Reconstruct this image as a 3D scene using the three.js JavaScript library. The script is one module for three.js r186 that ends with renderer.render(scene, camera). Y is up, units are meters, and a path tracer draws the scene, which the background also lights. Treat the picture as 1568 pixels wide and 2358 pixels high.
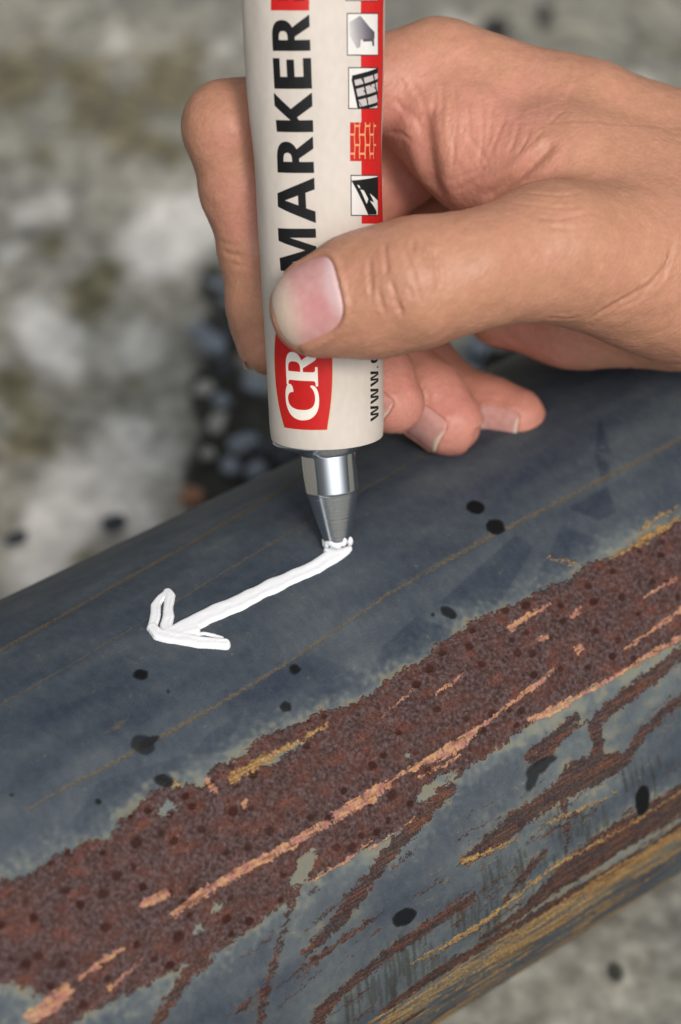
import * as THREE from 'three';
import { createNoise3D } from 'simplex-noise';
import { mergeVertices } from 'three/addons/utils/BufferGeometryUtils.js';

// ------------------------------------------------------------------ camera, sky, sun, exposure
const PITCH = THREE.MathUtils.degToRad(42.7), DIST = 450;          // millimetres from the lens to the plane of focus
const CP = Math.cos(PITCH), SP = Math.sin(PITCH);
const MM = 0.001, FOCAL = 5475.7;
const PIPE_R = 57.58;

const scene = new THREE.Scene();
const camera = new THREE.PerspectiveCamera(24.3, 681 / 1024, 0.02, 60);
camera.focus = 0.434; camera.userData.fStop = 9.5;
const renderer = new THREE.WebGLRenderer({ antialias: true });
renderer.setSize(681, 1024);
renderer.toneMapping = THREE.LinearToneMapping;
renderer.toneMappingExposure = 1.03;
renderer.shadowMap.enabled = true;

const sunDir = new THREE.Vector3(0.30, 0.74, 0.70).normalize();
{ // overcast sky: pale cloud, brighter overhead and round the veiled sun
  const W = 256, H = 128, data = new Float32Array(W * H * 4), d = new THREE.Vector3();
  for (let j = 0; j < H; j++) for (let i = 0; i < W; i++) {
    const el = ((j + 0.5) / H - 0.5) * Math.PI, az = ((i + 0.5) / W - 0.5) * 2 * Math.PI;
    d.set(Math.cos(el) * Math.cos(az), Math.sin(el), Math.cos(el) * Math.sin(az));
    const a = Math.acos(THREE.MathUtils.clamp(d.dot(sunDir), -1, 1));
    let L = 0.11 + 0.13 * Math.max(0, d.y) + 3.0 * Math.exp(-Math.pow(a / 0.58, 2.5));
    if (d.y < 0) L *= Math.max(0.25, 1 + d.y * 3);
    const o = (j * W + i) * 4;
    data[o] = L * 0.96; data[o + 1] = L; data[o + 2] = L * 1.05; data[o + 3] = 1;
  }
  const sky = new THREE.DataTexture(data, W, H, THREE.RGBAFormat, THREE.FloatType);
  sky.mapping = THREE.EquirectangularReflectionMapping; sky.magFilter = THREE.LinearFilter; sky.minFilter = THREE.LinearFilter; sky.needsUpdate = true;
  scene.background = sky; scene.environment = sky; scene.environmentIntensity = 1; scene.backgroundIntensity = 1;
}
const sun = new THREE.DirectionalLight(0xfff1e0, 1.45);
sun.position.copy(sunDir).multiplyScalar(2); sun.castShadow = true; sun.shadow.radius = 24;
sun.shadow.mapSize.set(2048, 2048);
Object.assign(sun.shadow.camera, { left: -0.5, right: 0.5, top: 0.5, bottom: -0.5, near: 0.1, far: 5 });
scene.add(sun); scene.add(sun.target);

// ------------------------------------------------------------------ helpers
const V = (x, y, z) => new THREE.Vector3(x, y, z);
function rng(seed) { let a = seed >>> 0; return () => { a = (a + 0x6D2B79F5) >>> 0; let t = a; t = Math.imul(t ^ (t >>> 15), t | 1); t ^= t + Math.imul(t ^ (t >>> 7), t | 61); return ((t ^ (t >>> 14)) >>> 0) / 4294967296; }; }
const n3 = createNoise3D(rng(11)), n3b = createNoise3D(rng(47));
const clamp = (x, a = 0, b = 1) => Math.min(b, Math.max(a, x));
const sstep = (a, b, x) => { const t = clamp((x - a) / (b - a)); return t * t * (3 - 2 * t); };
const mix = (a, b, t) => a + (b - a) * t;
const fbm = (x, y, z, o = 4) => { let s = 0, a = 0.5, f = 1; for (let i = 0; i < o; i++) { s += a * n3(x * f, y * f, z * f); a *= 0.5; f *= 2.03; } return s; };
// the workbench frame: x right, y along the tilted bench, z out of it, in mm; the bench leans back so that world y is up
const axisCam = V(0, 0, DIST);
const bench = (x, y, w) => V((x - 784) / FOCAL * (DIST - w), -(y - 1178.8) / FOCAL * (DIST - w), w);
const ray = (x, y) => V((x - 784) / FOCAL, -(y - 1178.8) / FOCAL, -1).normalize();
const UP = V(0, CP, SP);                                            // world up in the bench frame

// the pipe's axis, from its direction (36 degrees off the view) and the point on its crown where the nozzle stands
const AL = THREE.MathUtils.degToRad(35.95), PSI = THREE.MathUtils.degToRad(-2.26);
const pT = V(Math.cos(AL), Math.sin(AL) * SP, -Math.sin(AL) * CP);
const pS = V().crossVectors(pT, UP); if (pS.z < 0) pS.negate(); pS.normalize();
const tipC = bench(729.7, 1258.3, 0);
const pA = tipC.clone().addScaledVector(UP, -PIPE_R * Math.cos(PSI)).addScaledVector(pS, -PIPE_R * Math.sin(PSI));
const OY = PIPE_R - pA.dot(UP);                                     // lifts the bench so that the pipe lies on the ground, y = 0
const toWorld = (p) => V(p.x, p.y * CP + p.z * SP + OY, -p.y * SP + p.z * CP).multiplyScalar(MM);
const dirWorld = (p) => V(p.x, p.y * CP + p.z * SP, -p.y * SP + p.z * CP);
function pipeHit(x, y) {                                            // a point on the pipe: [s along it, turn from the crown]
  const d = ray(x, y), m = axisCam.clone().sub(pA);
  const dp = d.clone().addScaledVector(pT, -d.dot(pT)), mp = m.clone().addScaledVector(pT, -m.dot(pT));
  const a = dp.dot(dp), b = dp.dot(mp), c = mp.dot(mp) - PIPE_R * PIPE_R;
  const t = (-b - Math.sqrt(Math.max(0, b * b - a * c))) / a;
  const h = axisCam.clone().addScaledVector(d, t).sub(pA);
  return [h.dot(pT), Math.atan2(h.dot(pS), h.dot(UP)), h.add(pA)];
}
const pipePoint = (s, th, r = PIPE_R) => pA.clone().addScaledVector(pT, s).addScaledVector(UP, r * Math.cos(th)).addScaledVector(pS, r * Math.sin(th));
function groundHit(x, y) {
  const o = toWorld(axisCam), d = dirWorld(ray(x, y)); const t = -o.y / d.y; return o.addScaledVector(d, t);
}
camera.position.copy(toWorld(axisCam)); camera.lookAt(toWorld(V(0, 0, 0))); camera.updateMatrixWorld(true);

function tag(o, label, category, group, kind) { o.userData.label = label; if (category) o.userData.category = category; if (group) o.userData.group = group; if (kind) o.userData.kind = kind; return o; }
function mesh(name, geo, mat, parent) { const m = new THREE.Mesh(geo, mat); m.name = name; m.castShadow = m.receiveShadow = true; parent.add(m); return m; }
function base(name, originMM) {                                     // a Group in the bench frame, at a thing's base; children in mm
  const g = new THREE.Group(); g.name = name; g.position.copy(toWorld(originMM)); g.rotation.x = -(Math.PI / 2 - 0) + (Math.PI / 2 - PITCH) ; g.scale.setScalar(1);
  scene.add(g); return g;
}
function geoFrom(pos, idx, col, uv) {
  const g = new THREE.BufferGeometry();
  g.setAttribute('position', new THREE.BufferAttribute(pos instanceof Float32Array ? pos : new Float32Array(pos), 3));
  if (col) g.setAttribute('color', new THREE.BufferAttribute(col instanceof Float32Array ? col : new Float32Array(col), 3));
  if (uv) g.setAttribute('uv', new THREE.BufferAttribute(new Float32Array(uv), 2));
  g.setIndex(new THREE.BufferAttribute(idx instanceof Uint32Array ? idx : new Uint32Array(idx), 1)); g.computeVertexNormals(); return g;
}
function dataTex(data, W, H, srgb, wrap = THREE.MirroredRepeatWrapping) {
  const t = new THREE.DataTexture(data, W, H, THREE.RGBAFormat); if (srgb) t.colorSpace = THREE.SRGBColorSpace;
  t.wrapS = t.wrapT = wrap; t.magFilter = THREE.LinearFilter; t.minFilter = THREE.LinearMipmapLinearFilter; t.generateMipmaps = true; t.needsUpdate = true; return t;
}
function canvas(W, H, fill = '#000') { const c = document.createElement('canvas'); c.width = W; c.height = H; const x = c.getContext('2d'); x.fillStyle = fill; x.fillRect(0, 0, W, H); return [c, x]; }

// ------------------------------------------------------------------ the ground: worn concrete with moss and bare patches
{
  const W = 1024, H = 1024, X0 = -0.36, Z0 = -0.66, S = 0.80;        // metres covered by the texture
  const px = (x, y) => { const g = groundHit(x, y); return [(g.x - X0) / S * W, (g.z - Z0) / S * H]; };
  const paint = (list) => {
    const [c, k] = canvas(W, H);
    for (const [x, y, r, v] of list) {
      const [a, b] = px(x, y), [a2, b2] = px(x + r, y), [a3, b3] = px(x, y + r), rx = Math.hypot(a2 - a, b2 - b), ry = Math.hypot(a3 - a, b3 - b);
      k.save(); k.translate(a, b); k.scale(1, ry / rx);
      const g = k.createRadialGradient(0, 0, rx * 0.25, 0, 0, rx); g.addColorStop(0, `rgba(255,255,255,${v})`); g.addColorStop(1, 'rgba(255,255,255,0)');
      k.fillStyle = g; k.beginPath(); k.arc(0, 0, rx, 0, 7); k.fill(); k.restore();
    }
    return k.getImageData(0, 0, W, H).data;
  };
  const pale = paint([[420, 500, 170, 0.95], [330, 560, 120, 0.7], [520, 430, 110, 0.7], [120, 760, 130, 0.9], [60, 690, 80, 0.6], [330, 760, 120, 0.55], [430, 850, 110, 0.5], [300, 960, 140, 0.75], [150, 1080, 150, 0.75], [380, 1020, 110, 0.6], [60, 460, 70, 0.8], [130, 430, 60, 0.8], [20, 560, 70, 0.7], [260, 70, 60, 0.6], [120, 40, 60, 0.5], [60, 1290, 120, 0.7], [300, 1150, 150, 0.6], [120, 1180, 120, 0.7], [1450, 200, 150, 0.55], [1250, 120, 110, 0.3], [1050, 30, 90, 0.5], [510, 80, 60, 0.5]]);
  const moss = paint([[60, 120, 170, 0.8], [230, 150, 110, 0.6], [400, 130, 110, 0.9], [420, 60, 60, 0.5], [300, 260, 100, 0.8], [380, 320, 70, 0.8], [180, 240, 90, 0.6], [90, 330, 70, 0.5], [210, 660, 80, 0.9], [250, 600, 60, 0.8], [40, 860, 90, 0.9], [90, 940, 100, 0.7], [20, 1010, 80, 0.7], [300, 860, 70, 0.5], [120, 560, 60, 0.6], [500, 300, 90, 0.5], [280, 1010, 40, 0.5], [200, 1230, 60, 0.4], [1100, 30, 70, 0.3], [1300, 60, 90, 0.35], [1520, 60, 120, 0.45], [1400, 2250, 60, 0.3]]);
  const dark = paint([[520, 720, 90, 0.9], [500, 860, 95, 1], [560, 960, 130, 1], [500, 1060, 110, 0.95], [600, 1060, 140, 1], [490, 620, 60, 0.8], [700, 1000, 200, 1], [1150, 830, 150, 0.95], [1350, 870, 160, 1], [1255, 30, 28, 0.9], [1140, 75, 40, 0.8], [1420, 2210, 30, 0.7], [1100, 2330, 30, 0.4]]);
  const col = new Uint8Array(W * H * 4);
  for (let j = 0; j < H; j++) for (let i = 0; i < W; i++) {
    const x = i / W * S * 20, z = j / H * S * 20, o = (j * W + i) * 4;
    const a = fbm(x * 0.9, z * 0.9, 3, 5), b = fbm(x * 2.2 + 9, z * 2.2, 7, 5), c = fbm(x * 6, z * 6, 1, 3);
    const p = sstep(0.2, 0.9, pale[o] / 255 + a * 0.3 + b * 0.25), m = sstep(0.25, 0.8, moss[o] / 255 + b * 0.6 - a * 0.2), d = sstep(0.2, 0.55, dark[o] / 255 + b * 0.2);
    let r = 132 + c * 44 + a * 22, g = 129 + c * 44 + a * 20, u = 119 + c * 42 + a * 16;
    r = mix(r, 212 + c * 34, p * 0.9); g = mix(g, 208 + c * 34, p * 0.9); u = mix(u, 202 + c * 32, p * 0.9);
    r = mix(r, 92 + c * 40, m * 0.78); g = mix(g, 86 + c * 40, m * 0.78); u = mix(u, 62 + c * 30, m * 0.78);
    r = mix(r, 42 + c * 30, d * 0.95); g = mix(g, 42 + c * 30, d * 0.95); u = mix(u, 37 + c * 28, d * 0.95);
    col[o] = clamp(r, 20, 235); col[o + 1] = clamp(g, 20, 235); col[o + 2] = clamp(u, 20, 235); col[o + 3] = 255;
  }
  const N = 260, pos = [], uv = [], idx = [];
  const warp = (t, c, h) => { const s = t * 2 - 1; return c + s * h + Math.sign(s) * Math.pow(Math.abs(s), 9) * 3; };
  for (let j = 0; j <= N; j++) for (let i = 0; i <= N; i++) {
    const x = warp(i / N, X0 + S / 2, 0.55), z = warp(j / N, Z0 + S / 2, 0.55);
    const h = 0.006 * fbm(x * 14, z * 14, 2, 5) + 0.003 * fbm(x * 60, z * 60, 5, 3);
    pos.push(x, Math.min(-0.0005, h - 0.005), z); uv.push((x - X0) / S, (z - Z0) / S);
  }
  for (let j = 0; j < N; j++) for (let i = 0; i < N; i++) { const a = j * (N + 1) + i; idx.push(a, a + N + 1, a + 1, a + 1, a + N + 1, a + N + 2); }
  const g = mesh('ground', geoFrom(pos, idx, null, uv), new THREE.MeshStandardMaterial({ map: dataTex(col, W, H, true), roughness: 0.95 }), scene);
  g.userData.kind = 'structure'; g.userData.label = 'worn grey concrete ground with mossy brown patches';

  // stones lying on it
  const R = rng(5);
  const stone = (seed) => {
    const s = mergeVertices(new THREE.IcosahedronGeometry(1, 3).deleteAttribute('uv').deleteAttribute('normal')), p = s.attributes.position, v = V();
    for (let i = 0; i < p.count; i++) { v.fromBufferAttribute(p, i); const k = 1 + 0.28 * n3(v.x * 1.1 + seed, v.y * 1.1, v.z * 1.1) + 0.08 * n3(v.x * 4, v.y * 4 + seed, v.z * 4); p.setXYZ(i, v.x * k, v.y * k * 0.66, v.z * k * 0.85); }
    s.computeVertexNormals(); return s;
  };
  const stones = [stone(1.3), stone(7.7), stone(21.1)];
  const mats = { blue: '#747b84', slate: '#34373d', pale: '#8f8d86', dark: '#2b2a28', rust: '#8a6650' };
  for (const k in mats) mats[k] = new THREE.MeshStandardMaterial({ color: mats[k], roughness: 0.85 });
  let n = 0;
  const put = (x, y, r, m, label, name = 'pebble', group) => {
    const g0 = groundHit(x, y), s = mesh(name + (n ? '_' + String(n).padStart(3, '0') : ''), stones[n % 3], mats[m], scene); n++;
    s.position.set(g0.x, r * 0.0004, g0.z); s.rotation.y = R() * 6; s.scale.set(r * MM * (0.7 + R() * 0.8), r * MM * (0.5 + R() * 0.6), r * MM * (0.7 + R() * 0.7)); tag(s, label, 'pebble', group);
  };
  put(40, 1246, 2.3, 'slate', 'dark blue grey pebble lying alone on bare concrete away from the others');
  put(262, 1212, 2.9, 'slate', 'large slate grey pebble on concrete close beside the pipe');
  put(440, 1153, 3.6, 'rust', 'reddish brown pebble touching the ground beside the pipe');
  put(1258, 24, 3.2, 'dark', 'small black pebble on concrete above the knuckles of the hand');
  put(1142, 72, 4.6, 'dark', 'bigger black pebble just beyond the knuckles of the hand');
  const spots = [[540, 700, 5], [500, 660, 4], [575, 640, 5], [485, 800, 7], [520, 850, 4], [545, 770, 5], [470, 900, 4], [585, 890, 5], [560, 1030, 6], [500, 980, 4.5], [620, 1040, 5.5], [530, 1080, 5], [480, 1050, 3.6], [590, 1090, 5], [660, 1060, 5], [1100, 810, 6], [1150, 800, 8], [1090, 860, 5], [1190, 850, 5], [1050, 840, 5], [450, 760, 4], [510, 930, 4]];
  for (const [x, y, r] of spots) put(x, y, r * 0.62, R() < 0.7 ? 'blue' : R() < 0.4 ? 'pale' : 'slate', 'grey pebble half sunk in the dark dirt patch behind the marker and fingers', 'pebble', 'pebbles in the dark dirt patch');
}

// ------------------------------------------------------------------ the pipe
const S0 = -130, S1 = 140, T0 = THREE.MathUtils.degToRad(-62), T1 = THREE.MathUtils.degToRad(150);
const ARC = (T1 - T0) * PIPE_R;
let rustH, PW = 2048, PH = 2048;
const pipe = base('steel_pipe', pipePoint(0, Math.PI));
{
  const M = 1024, toTex = (x, y) => { const [s, th] = pipeHit(x, y); return [(s - S0) / (S1 - S0) * M, (th - T0) / (T1 - T0) * M]; };
  const poly = (k, pts, style) => { // densified so that straight edges follow the round of the pipe
    k.fillStyle = style; k.beginPath(); let first = true;
    for (let i = 0; i < pts.length; i++) { const a = pts[i], b = pts[(i + 1) % pts.length]; for (let j = 0; j < 5; j++) { const [X, Y] = toTex(mix(a[0], b[0], j / 5), mix(a[1], b[1], j / 5)); if (first) k.moveTo(X, Y); else k.lineTo(X, Y); first = false; } }
    k.closePath(); k.fill();
  };
  const streak = (k, pts, style) => { // pts: [x, y, width]
    const L = [], Rr = [];
    pts.forEach((p, i) => { const a = pts[Math.max(0, i - 1)], b = pts[Math.min(pts.length - 1, i + 1)]; let dx = b[0] - a[0], dy = b[1] - a[1]; const l = Math.hypot(dx, dy) || 1; dx /= l; dy /= l; L.push([p[0] - dy * p[2] / 2, p[1] + dx * p[2] / 2]); Rr.push([p[0] + dy * p[2] / 2, p[1] - dx * p[2] / 2]); });
    poly(k, [...L, ...Rr.reverse()], style);
  };
  const blob = (k, x, y, rx, ry, rot, style) => { const p = []; for (let i = 0; i < 18; i++) { const a = i / 18 * 6.2832, u = rx * Math.cos(a), v = ry * Math.sin(a); p.push([x + u * Math.cos(rot) - v * Math.sin(rot), y + u * Math.sin(rot) + v * Math.cos(rot)]); } poly(k, p, style); };
  const read = (k) => { const d = k.getImageData(0, 0, M, M).data, f = new Float32Array(M * M); for (let i = 0; i < M * M; i++) f[i] = d[i * 4] / 255; return f; };
  const blur = (f, r) => { const t = new Float32Array(M * M), o = new Float32Array(M * M);
    for (let j = 0; j < M; j++) { let s = 0; for (let i = -r; i < M; i++) { if (i + r < M) s += f[j * M + i + r]; if (i - r - 1 >= 0) s -= f[j * M + i - r - 1]; if (i >= 0) t[j * M + i] = s / (2 * r + 1); } }
    for (let i = 0; i < M; i++) { let s = 0; for (let j = -r; j < M; j++) { if (j + r < M) s += t[(j + r) * M + i]; if (j - r - 1 >= 0) s -= t[(j - r - 1) * M + i]; if (j >= 0) o[j * M + i] = s / (2 * r + 1); } } return o; };
  const w = '#fff';
  // heavy rust band along the pipe
  let [, k] = canvas(M, M);
  poly(k, [[-620, 2365], [-60, 2060], [0, 2030], [60, 2015], [120, 1975], [210, 1935], [255, 1932], [275, 1890], [335, 1845], [345, 1822], [430, 1812], [480, 1778], [500, 1765], [560, 1745], [600, 1695], [680, 1672], [745, 1635], [790, 1632], [850, 1600], [900, 1560], [985, 1515], [1000, 1490], [1050, 1465], [1090, 1430], [1165, 1400], [1200, 1385], [1240, 1360], [1320, 1330], [1345, 1300], [1420, 1280], [1480, 1240], [1568, 1197], [1680, 1130], [2150, 880],
    [2150, 1110], [1680, 1405], [1568, 1475], [1450, 1540], [1330, 1600], [1260, 1637], [1180, 1698], [1120, 1742], [1085, 1760], [1050, 1800], [1060, 1760], [1000, 1850], [960, 1885], [880, 1930], [790, 1985], [700, 2030], [680, 2065], [640, 2090], [560, 2150], [500, 2190], [440, 2215], [380, 2240], [330, 2272], [290, 2290], [210, 2330], [130, 2380], [90, 2440], [-600, 2830], [-700, 2800], [60, 2375], [110, 2310], [70, 2275], [0, 2262], [-60, 2275], [-640, 2560]], w);
  const band0 = read(k); [, k] = canvas(M, M);
  // the branching scrapes below it
  const st = (pts) => streak(k, pts, w);
  st([[1050, 1805, 20], [960, 1895, 34], [880, 1985, 30], [780, 2120, 34], [700, 2200, 16]]);
  st([[690, 2040, 14], [668, 2090, 12], [640, 2190, 10], [615, 2270, 16], [598, 2360, 12]]);
  st([[480, 2200, 40], [430, 2245, 26], [390, 2310, 26], [345, 2380, 18]]);
  st([[1449, 1745, 30], [1390, 1765, 60], [1334, 1785, 78], [1284, 1824, 40], [1200, 1885, 44], [1120, 1950, 40], [1060, 1990, 14]]);
  st([[1374, 1690, 22], [1380, 1730, 30], [1350, 1770, 40]]);
  st([[1600, 1478, 30], [1500, 1560, 34], [1420, 1620, 30], [1370, 1665, 34], [1374, 1700, 24]]);
  st([[1600, 1590, 20], [1530, 1640, 22], [1470, 1700, 22], [1440, 1750, 26]]);
  st([[1290, 1825, 18], [1303, 1880, 14], [1308, 1930, 9], [1300, 1990, 6]]);
  st([[1330, 1650, 22], [1260, 1720, 40], [1215, 1750, 30]]);
  st([[1264, 1954, 10], [1210, 2010, 15], [1154, 2084, 8]]);
  st([[1094, 2064, 18], [984, 2134, 26], [884, 2204, 22], [784, 2285, 22], [740, 2330, 34], [725, 2380, 30]]);
  st([[1640, 1790, 60], [1568, 1845, 70], [1434, 1920, 62], [1340, 1985, 62], [1284, 2030, 40], [1204, 2100, 16], [1104, 2165, 10]]);
  st([[1640, 1850, 14], [1500, 1955, 22], [1384, 2022, 24], [1234, 2105, 18], [1100, 2185, 16], [1000, 2245, 20], [880, 2330, 12]]);
  { // scraped streaks crowding the flank, each a ragged sliver
    const Q = rng(77), lo = (x) => 1600 - 0.10 * (x - 900);
    for (let i = 0; i < 90; i++) { const x = 560 + Q() * 1050, y = 2330 - (x - 700) * 0.62 + (Q() - 0.6) * 560; if (y < 2080 - (x - 640) * 0.62 || y > 2480) continue; const l = 30 + Q() * Q() * 260, sl = 0.55 + Q() * 0.35, wd = 2 + Q() * Q() * 13, bend = (Q() - 0.5) * 18; streak(k, [[x, y, 1], [x - l * 0.3, y + l * 0.3 * sl + bend * 0.5, wd], [x - l * 0.65, y + l * 0.65 * sl + bend, wd * 0.8], [x - l, y + l * sl, 1]], Q() < 0.5 ? '#fff' : '#aaa'); }
  }
  const scrape0 = read(k), rust0 = band0.map((v, i) => Math.max(v, scrape0[i] * 0.0)), both0 = band0.map((v, i) => Math.max(v, scrape0[i] * 0.8));
  [, k] = canvas(M, M); // holes where the blue scale shows
  for (const [x, y, rx, ry, rot] of [[385, 1862, 26, 13, -0.35], [650, 1735, 60, 9, -0.52], [980, 1830, 26, 12, -0.5], [1010, 1800, 40, 10, -0.6], [1075, 1790, 36, 11, -0.75], [468, 1800, 12, 16, 0.3], [700, 2000, 18, 50, 0.5], [500, 2090, 22, 8, -0.5], [460, 2140, 18, 9, -0.5], [1440, 1640, 40, 16, -0.5], [1385, 1745, 16, 8, -0.3], [940, 1740, 10, 5, -0.5]]) blob(k, x, y, rx, ry, rot, w);
  const hole0 = read(k);
  [, k] = canvas(M, M); // bare salmon primer lines
  for (const p of [[[395, 2108, 14], [470, 2055, 22], [545, 2010, 20], [620, 1972, 22], [690, 1932, 20], [760, 1890, 18]], [[765, 1885, 26], [810, 1858, 26], [860, 1830, 34], [900, 1798, 16]], [[900, 1795, 6], [1000, 1745, 18], [1040, 1725, 30], [1080, 1695, 22], [1105, 1672, 10]], [[960, 1790, 6], [1010, 1768, 10], [1060, 1740, 8]],
    [[60, 2350, 26], [120, 2312, 42], [165, 2270, 30]], [[180, 2255, 8], [250, 2205, 14], [290, 2180, 6]], [[1170, 1450, 18], [1200, 1430, 16], [1270, 1388, 8]], [[1235, 1472, 12], [1268, 1465, 12]], [[1310, 1425, 12], [1340, 1400, 10]], [[1325, 1500, 26], [1345, 1490, 18]], [[1210, 1660, 10], [1260, 1645, 24], [1330, 1605, 14], [1420, 1555, 10], [1570, 1465, 12], [1660, 1410, 12]], [[1150, 1640, 4], [1230, 1580, 14], [1280, 1540, 8]], [[1080, 1690, 5], [1140, 1650, 9], [1180, 1615, 5]],
    [[320, 2085, 18], [390, 2055, 24]], [[470, 1790, 8], [495, 1820, 14], [500, 1830, 4]], [[700, 2040, 4], [800, 1980, 12], [860, 1930, 5]], [[1000, 1600, 5], [1060, 1560, 9], [1070, 1545, 4]], [[1440, 1495, 6], [1568, 1405, 12], [1620, 1370, 8]], [[1480, 1380, 4], [1560, 1330, 10]], [[880, 1650, 5], [960, 1580, 5]], [[850, 1960, 6], [960, 1880, 5]], [[560, 1860, 18], [572, 1840, 6]], [[250, 2275, 10], [330, 2210, 5]]]) streak(k, p, w);
  const salmon0 = read(k);
  [, k] = canvas(M, M); // ochre clay smears
  for (const p of [[[530, 1798, 22], [580, 1765, 26], [640, 1730, 18], [700, 1705, 10], [755, 1665, 6]], [[1640, 1870, 30], [1568, 1925, 34], [1470, 1990, 30], [1384, 2045, 30], [1310, 2090, 40], [1234, 2140, 34], [1120, 2210, 30], [1034, 2262, 26], [909, 2345, 24], [850, 2390, 20]], [[1640, 1960, 8], [1500, 2055, 12], [1300, 2170, 10], [1100, 2290, 10], [980, 2370, 10]], [[1640, 2000, 6], [1450, 2125, 10], [1250, 2240, 8], [1050, 2370, 8]], [[1640, 1775, 5], [1440, 1905, 6], [1284, 1990, 8], [1190, 2065, 8], [1090, 2140, 12], [940, 2225, 4]], [[1230, 1905, 3], [1320, 1870, 6], [1420, 1825, 3]], [[1060, 1985, 10], [1130, 1960, 8], [1200, 1930, 4]], [[1400, 1290, 4], [1480, 1245, 18], [1568, 1190, 8]], [[1470, 1230, 4], [1500, 1200, 10], [1568, 1165, 5]], [[365, 1800, 8], [420, 1808, 10]], [[1260, 1285, 5], [1330, 1300, 8]]]) streak(k, p, w);
  { const Q = rng(78); // clay smears drawn out along the under edge
    for (let i = 0; i < 130; i++) { const x = 800 + Q() * 900, y = 2350 - (x - 900) * 0.625 + Q() * Q() * 150 - 30, l = 40 + Q() * 260, wd = 2 + Q() * 7; streak(k, [[x, y, 1], [x - l * 0.4, y + l * 0.4 * 0.63, wd], [x - l, y + l * 0.63, 1]], Q() < 0.5 ? '#ddd' : '#888'); }
    for (let i = 0; i < 60; i++) { const x = 900 + Q() * 760, y = 1990 - (x - 900) * 0.5 + (Q() - 0.3) * 420, l = 10 + Q() * 60; if (y < 1850 - (x - 900) * 0.62) continue; streak(k, [[x, y, 1], [x - l * 0.4, y + l * 0.25, 3], [x - l, y + l * 0.6, 1]], '#999'); }
  }
  const ochre0 = read(k);
  [, k] = canvas(M, M); // seam lines drawn along the pipe
  streak(k, [[-60, 1537, 7], [0, 1500, 7], [200, 1385, 6], [450, 1245, 7], [690, 1105, 6], [900, 985, 6]], '#fff');
  streak(k, [[-60, 1660, 4], [0, 1625, 4], [200, 1510, 3.4], [390, 1395, 3], [720, 1195, 4], [900, 1093, 4], [1250, 890, 4]], '#bbb');
  streak(k, [[60, 1865, 4], [170, 1805, 5], [310, 1730, 8], [500, 1625, 8], [680, 1515, 6], [900, 1365, 5], [1000, 1310, 5], [1150, 1225, 7], [1300, 1150, 8], [1568, 1010, 6], [1660, 960, 6]], '#fff');
  streak(k, [[920, 1345, 2], [1080, 1260, 4], [1150, 1215, 2]], '#ccc');
  streak(k, [[240, 1690, 2], [270, 1672, 14], [300, 1655, 3]], '#777');
  const seam0 = read(k);
  [, k] = canvas(M, M); // oil drops and wet patches
  for (const [x, y, rx, ry, rot, v] of [[325, 1553, 16, 12, 0, w], [680, 1541, 12, 11, 0, w], [660, 1628, 14, 12, 0.4, '#bbb'], [228, 1846, 8, 6, 0, w], [1096, 1168, 21, 15, 0.2, w], [1142, 1213, 22, 17, 0.3, w], [1034, 1410, 21, 12, 0.6, '#bbb'], [330, 1715, 30, 24, 0.4, '#777'], [345, 1708, 26, 9, -0.5, '#aaa'], [378, 1798, 24, 15, 0.2, '#aaa'], [1480, 1842, 16, 34, 0.12, w], [1478, 1862, 7, 18, 0.1, w], [932, 2112, 30, 18, -0.5, '#ddd'], [1240, 1768, 34, 16, -0.6, '#888'], [1226, 1796, 12, 28, 0.4, '#888'], [1262, 1750, 22, 10, -0.3, '#888'], [28, 1830, 4, 4, 0, w], [388, 1592, 5, 6, 0, '#888'], [998, 1415, 5, 4, 0, '#ccc']]) blob(k, x, y, rx, ry, rot, v);
  const oil0 = blur(read(k), 1);
  [, k] = canvas(M, M); // darker clean prints in the dusty film (wheel and glove marks)
  poly(k, [[560, 1600], [700, 1500], [850, 1555], [760, 1620], [600, 1690]], '#777'); poly(k, [[880, 1490], [960, 1420], [1120, 1480], [1000, 1500], [900, 1560], [840, 1590]], '#aaa'); poly(k, [[1010, 1390], [1190, 1230], [1230, 1260], [1150, 1390], [1080, 1400]], '#999');
  poly(k, [[1270, 1270], [1290, 1210], [1400, 1250], [1340, 1290], [1270, 1360], [1210, 1370]], '#999'); poly(k, [[1310, 1170], [1400, 1120], [1420, 1180], [1380, 1200]], '#aaa'); poly(k, [[170, 1890], [230, 1800], [420, 1740], [420, 1800], [260, 1920], [180, 1960]], '#777'); poly(k, [[480, 1690], [560, 1640], [520, 1730], [440, 1740]], '#888');
  poly(k, [[1370, 1040], [1405, 1070], [1400, 1105], [1385, 1110]], '#ccc'); poly(k, [[1380, 960], [1410, 1045], [1372, 1040]], '#ccc'); poly(k, [[700, 1530], [850, 1580], [830, 1600], [690, 1560]], '#999'); poly(k, [[60, 1660], [300, 1560], [420, 1620], [200, 1740]], '#333'); poly(k, [[600, 2140], [660, 2100], [620, 2300], [560, 2330]], '#555'); poly(k, [[1220, 2010], [1290, 1960], [1260, 2040], [1190, 2100]], '#777');
  for (let i = 0; i < 13; i++) streak(k, [[512 + i * 3, 1592 + i * 9, 3], [600 + i * 3, 1588 + i * 8, 5], [690 - i * 4, 1580 + i * 7, 3]], '#ddd');
  const print0 = blur(read(k), 1);
  const halo0 = blur(blur(both0, 22), 12), soft = blur(rust0, 3), near0 = blur(both0, 7);
  // pits with dark hearts, scattered through the rust
  let [, kp] = canvas(M, M); const R = rng(31);
  const taken = [];
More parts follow.
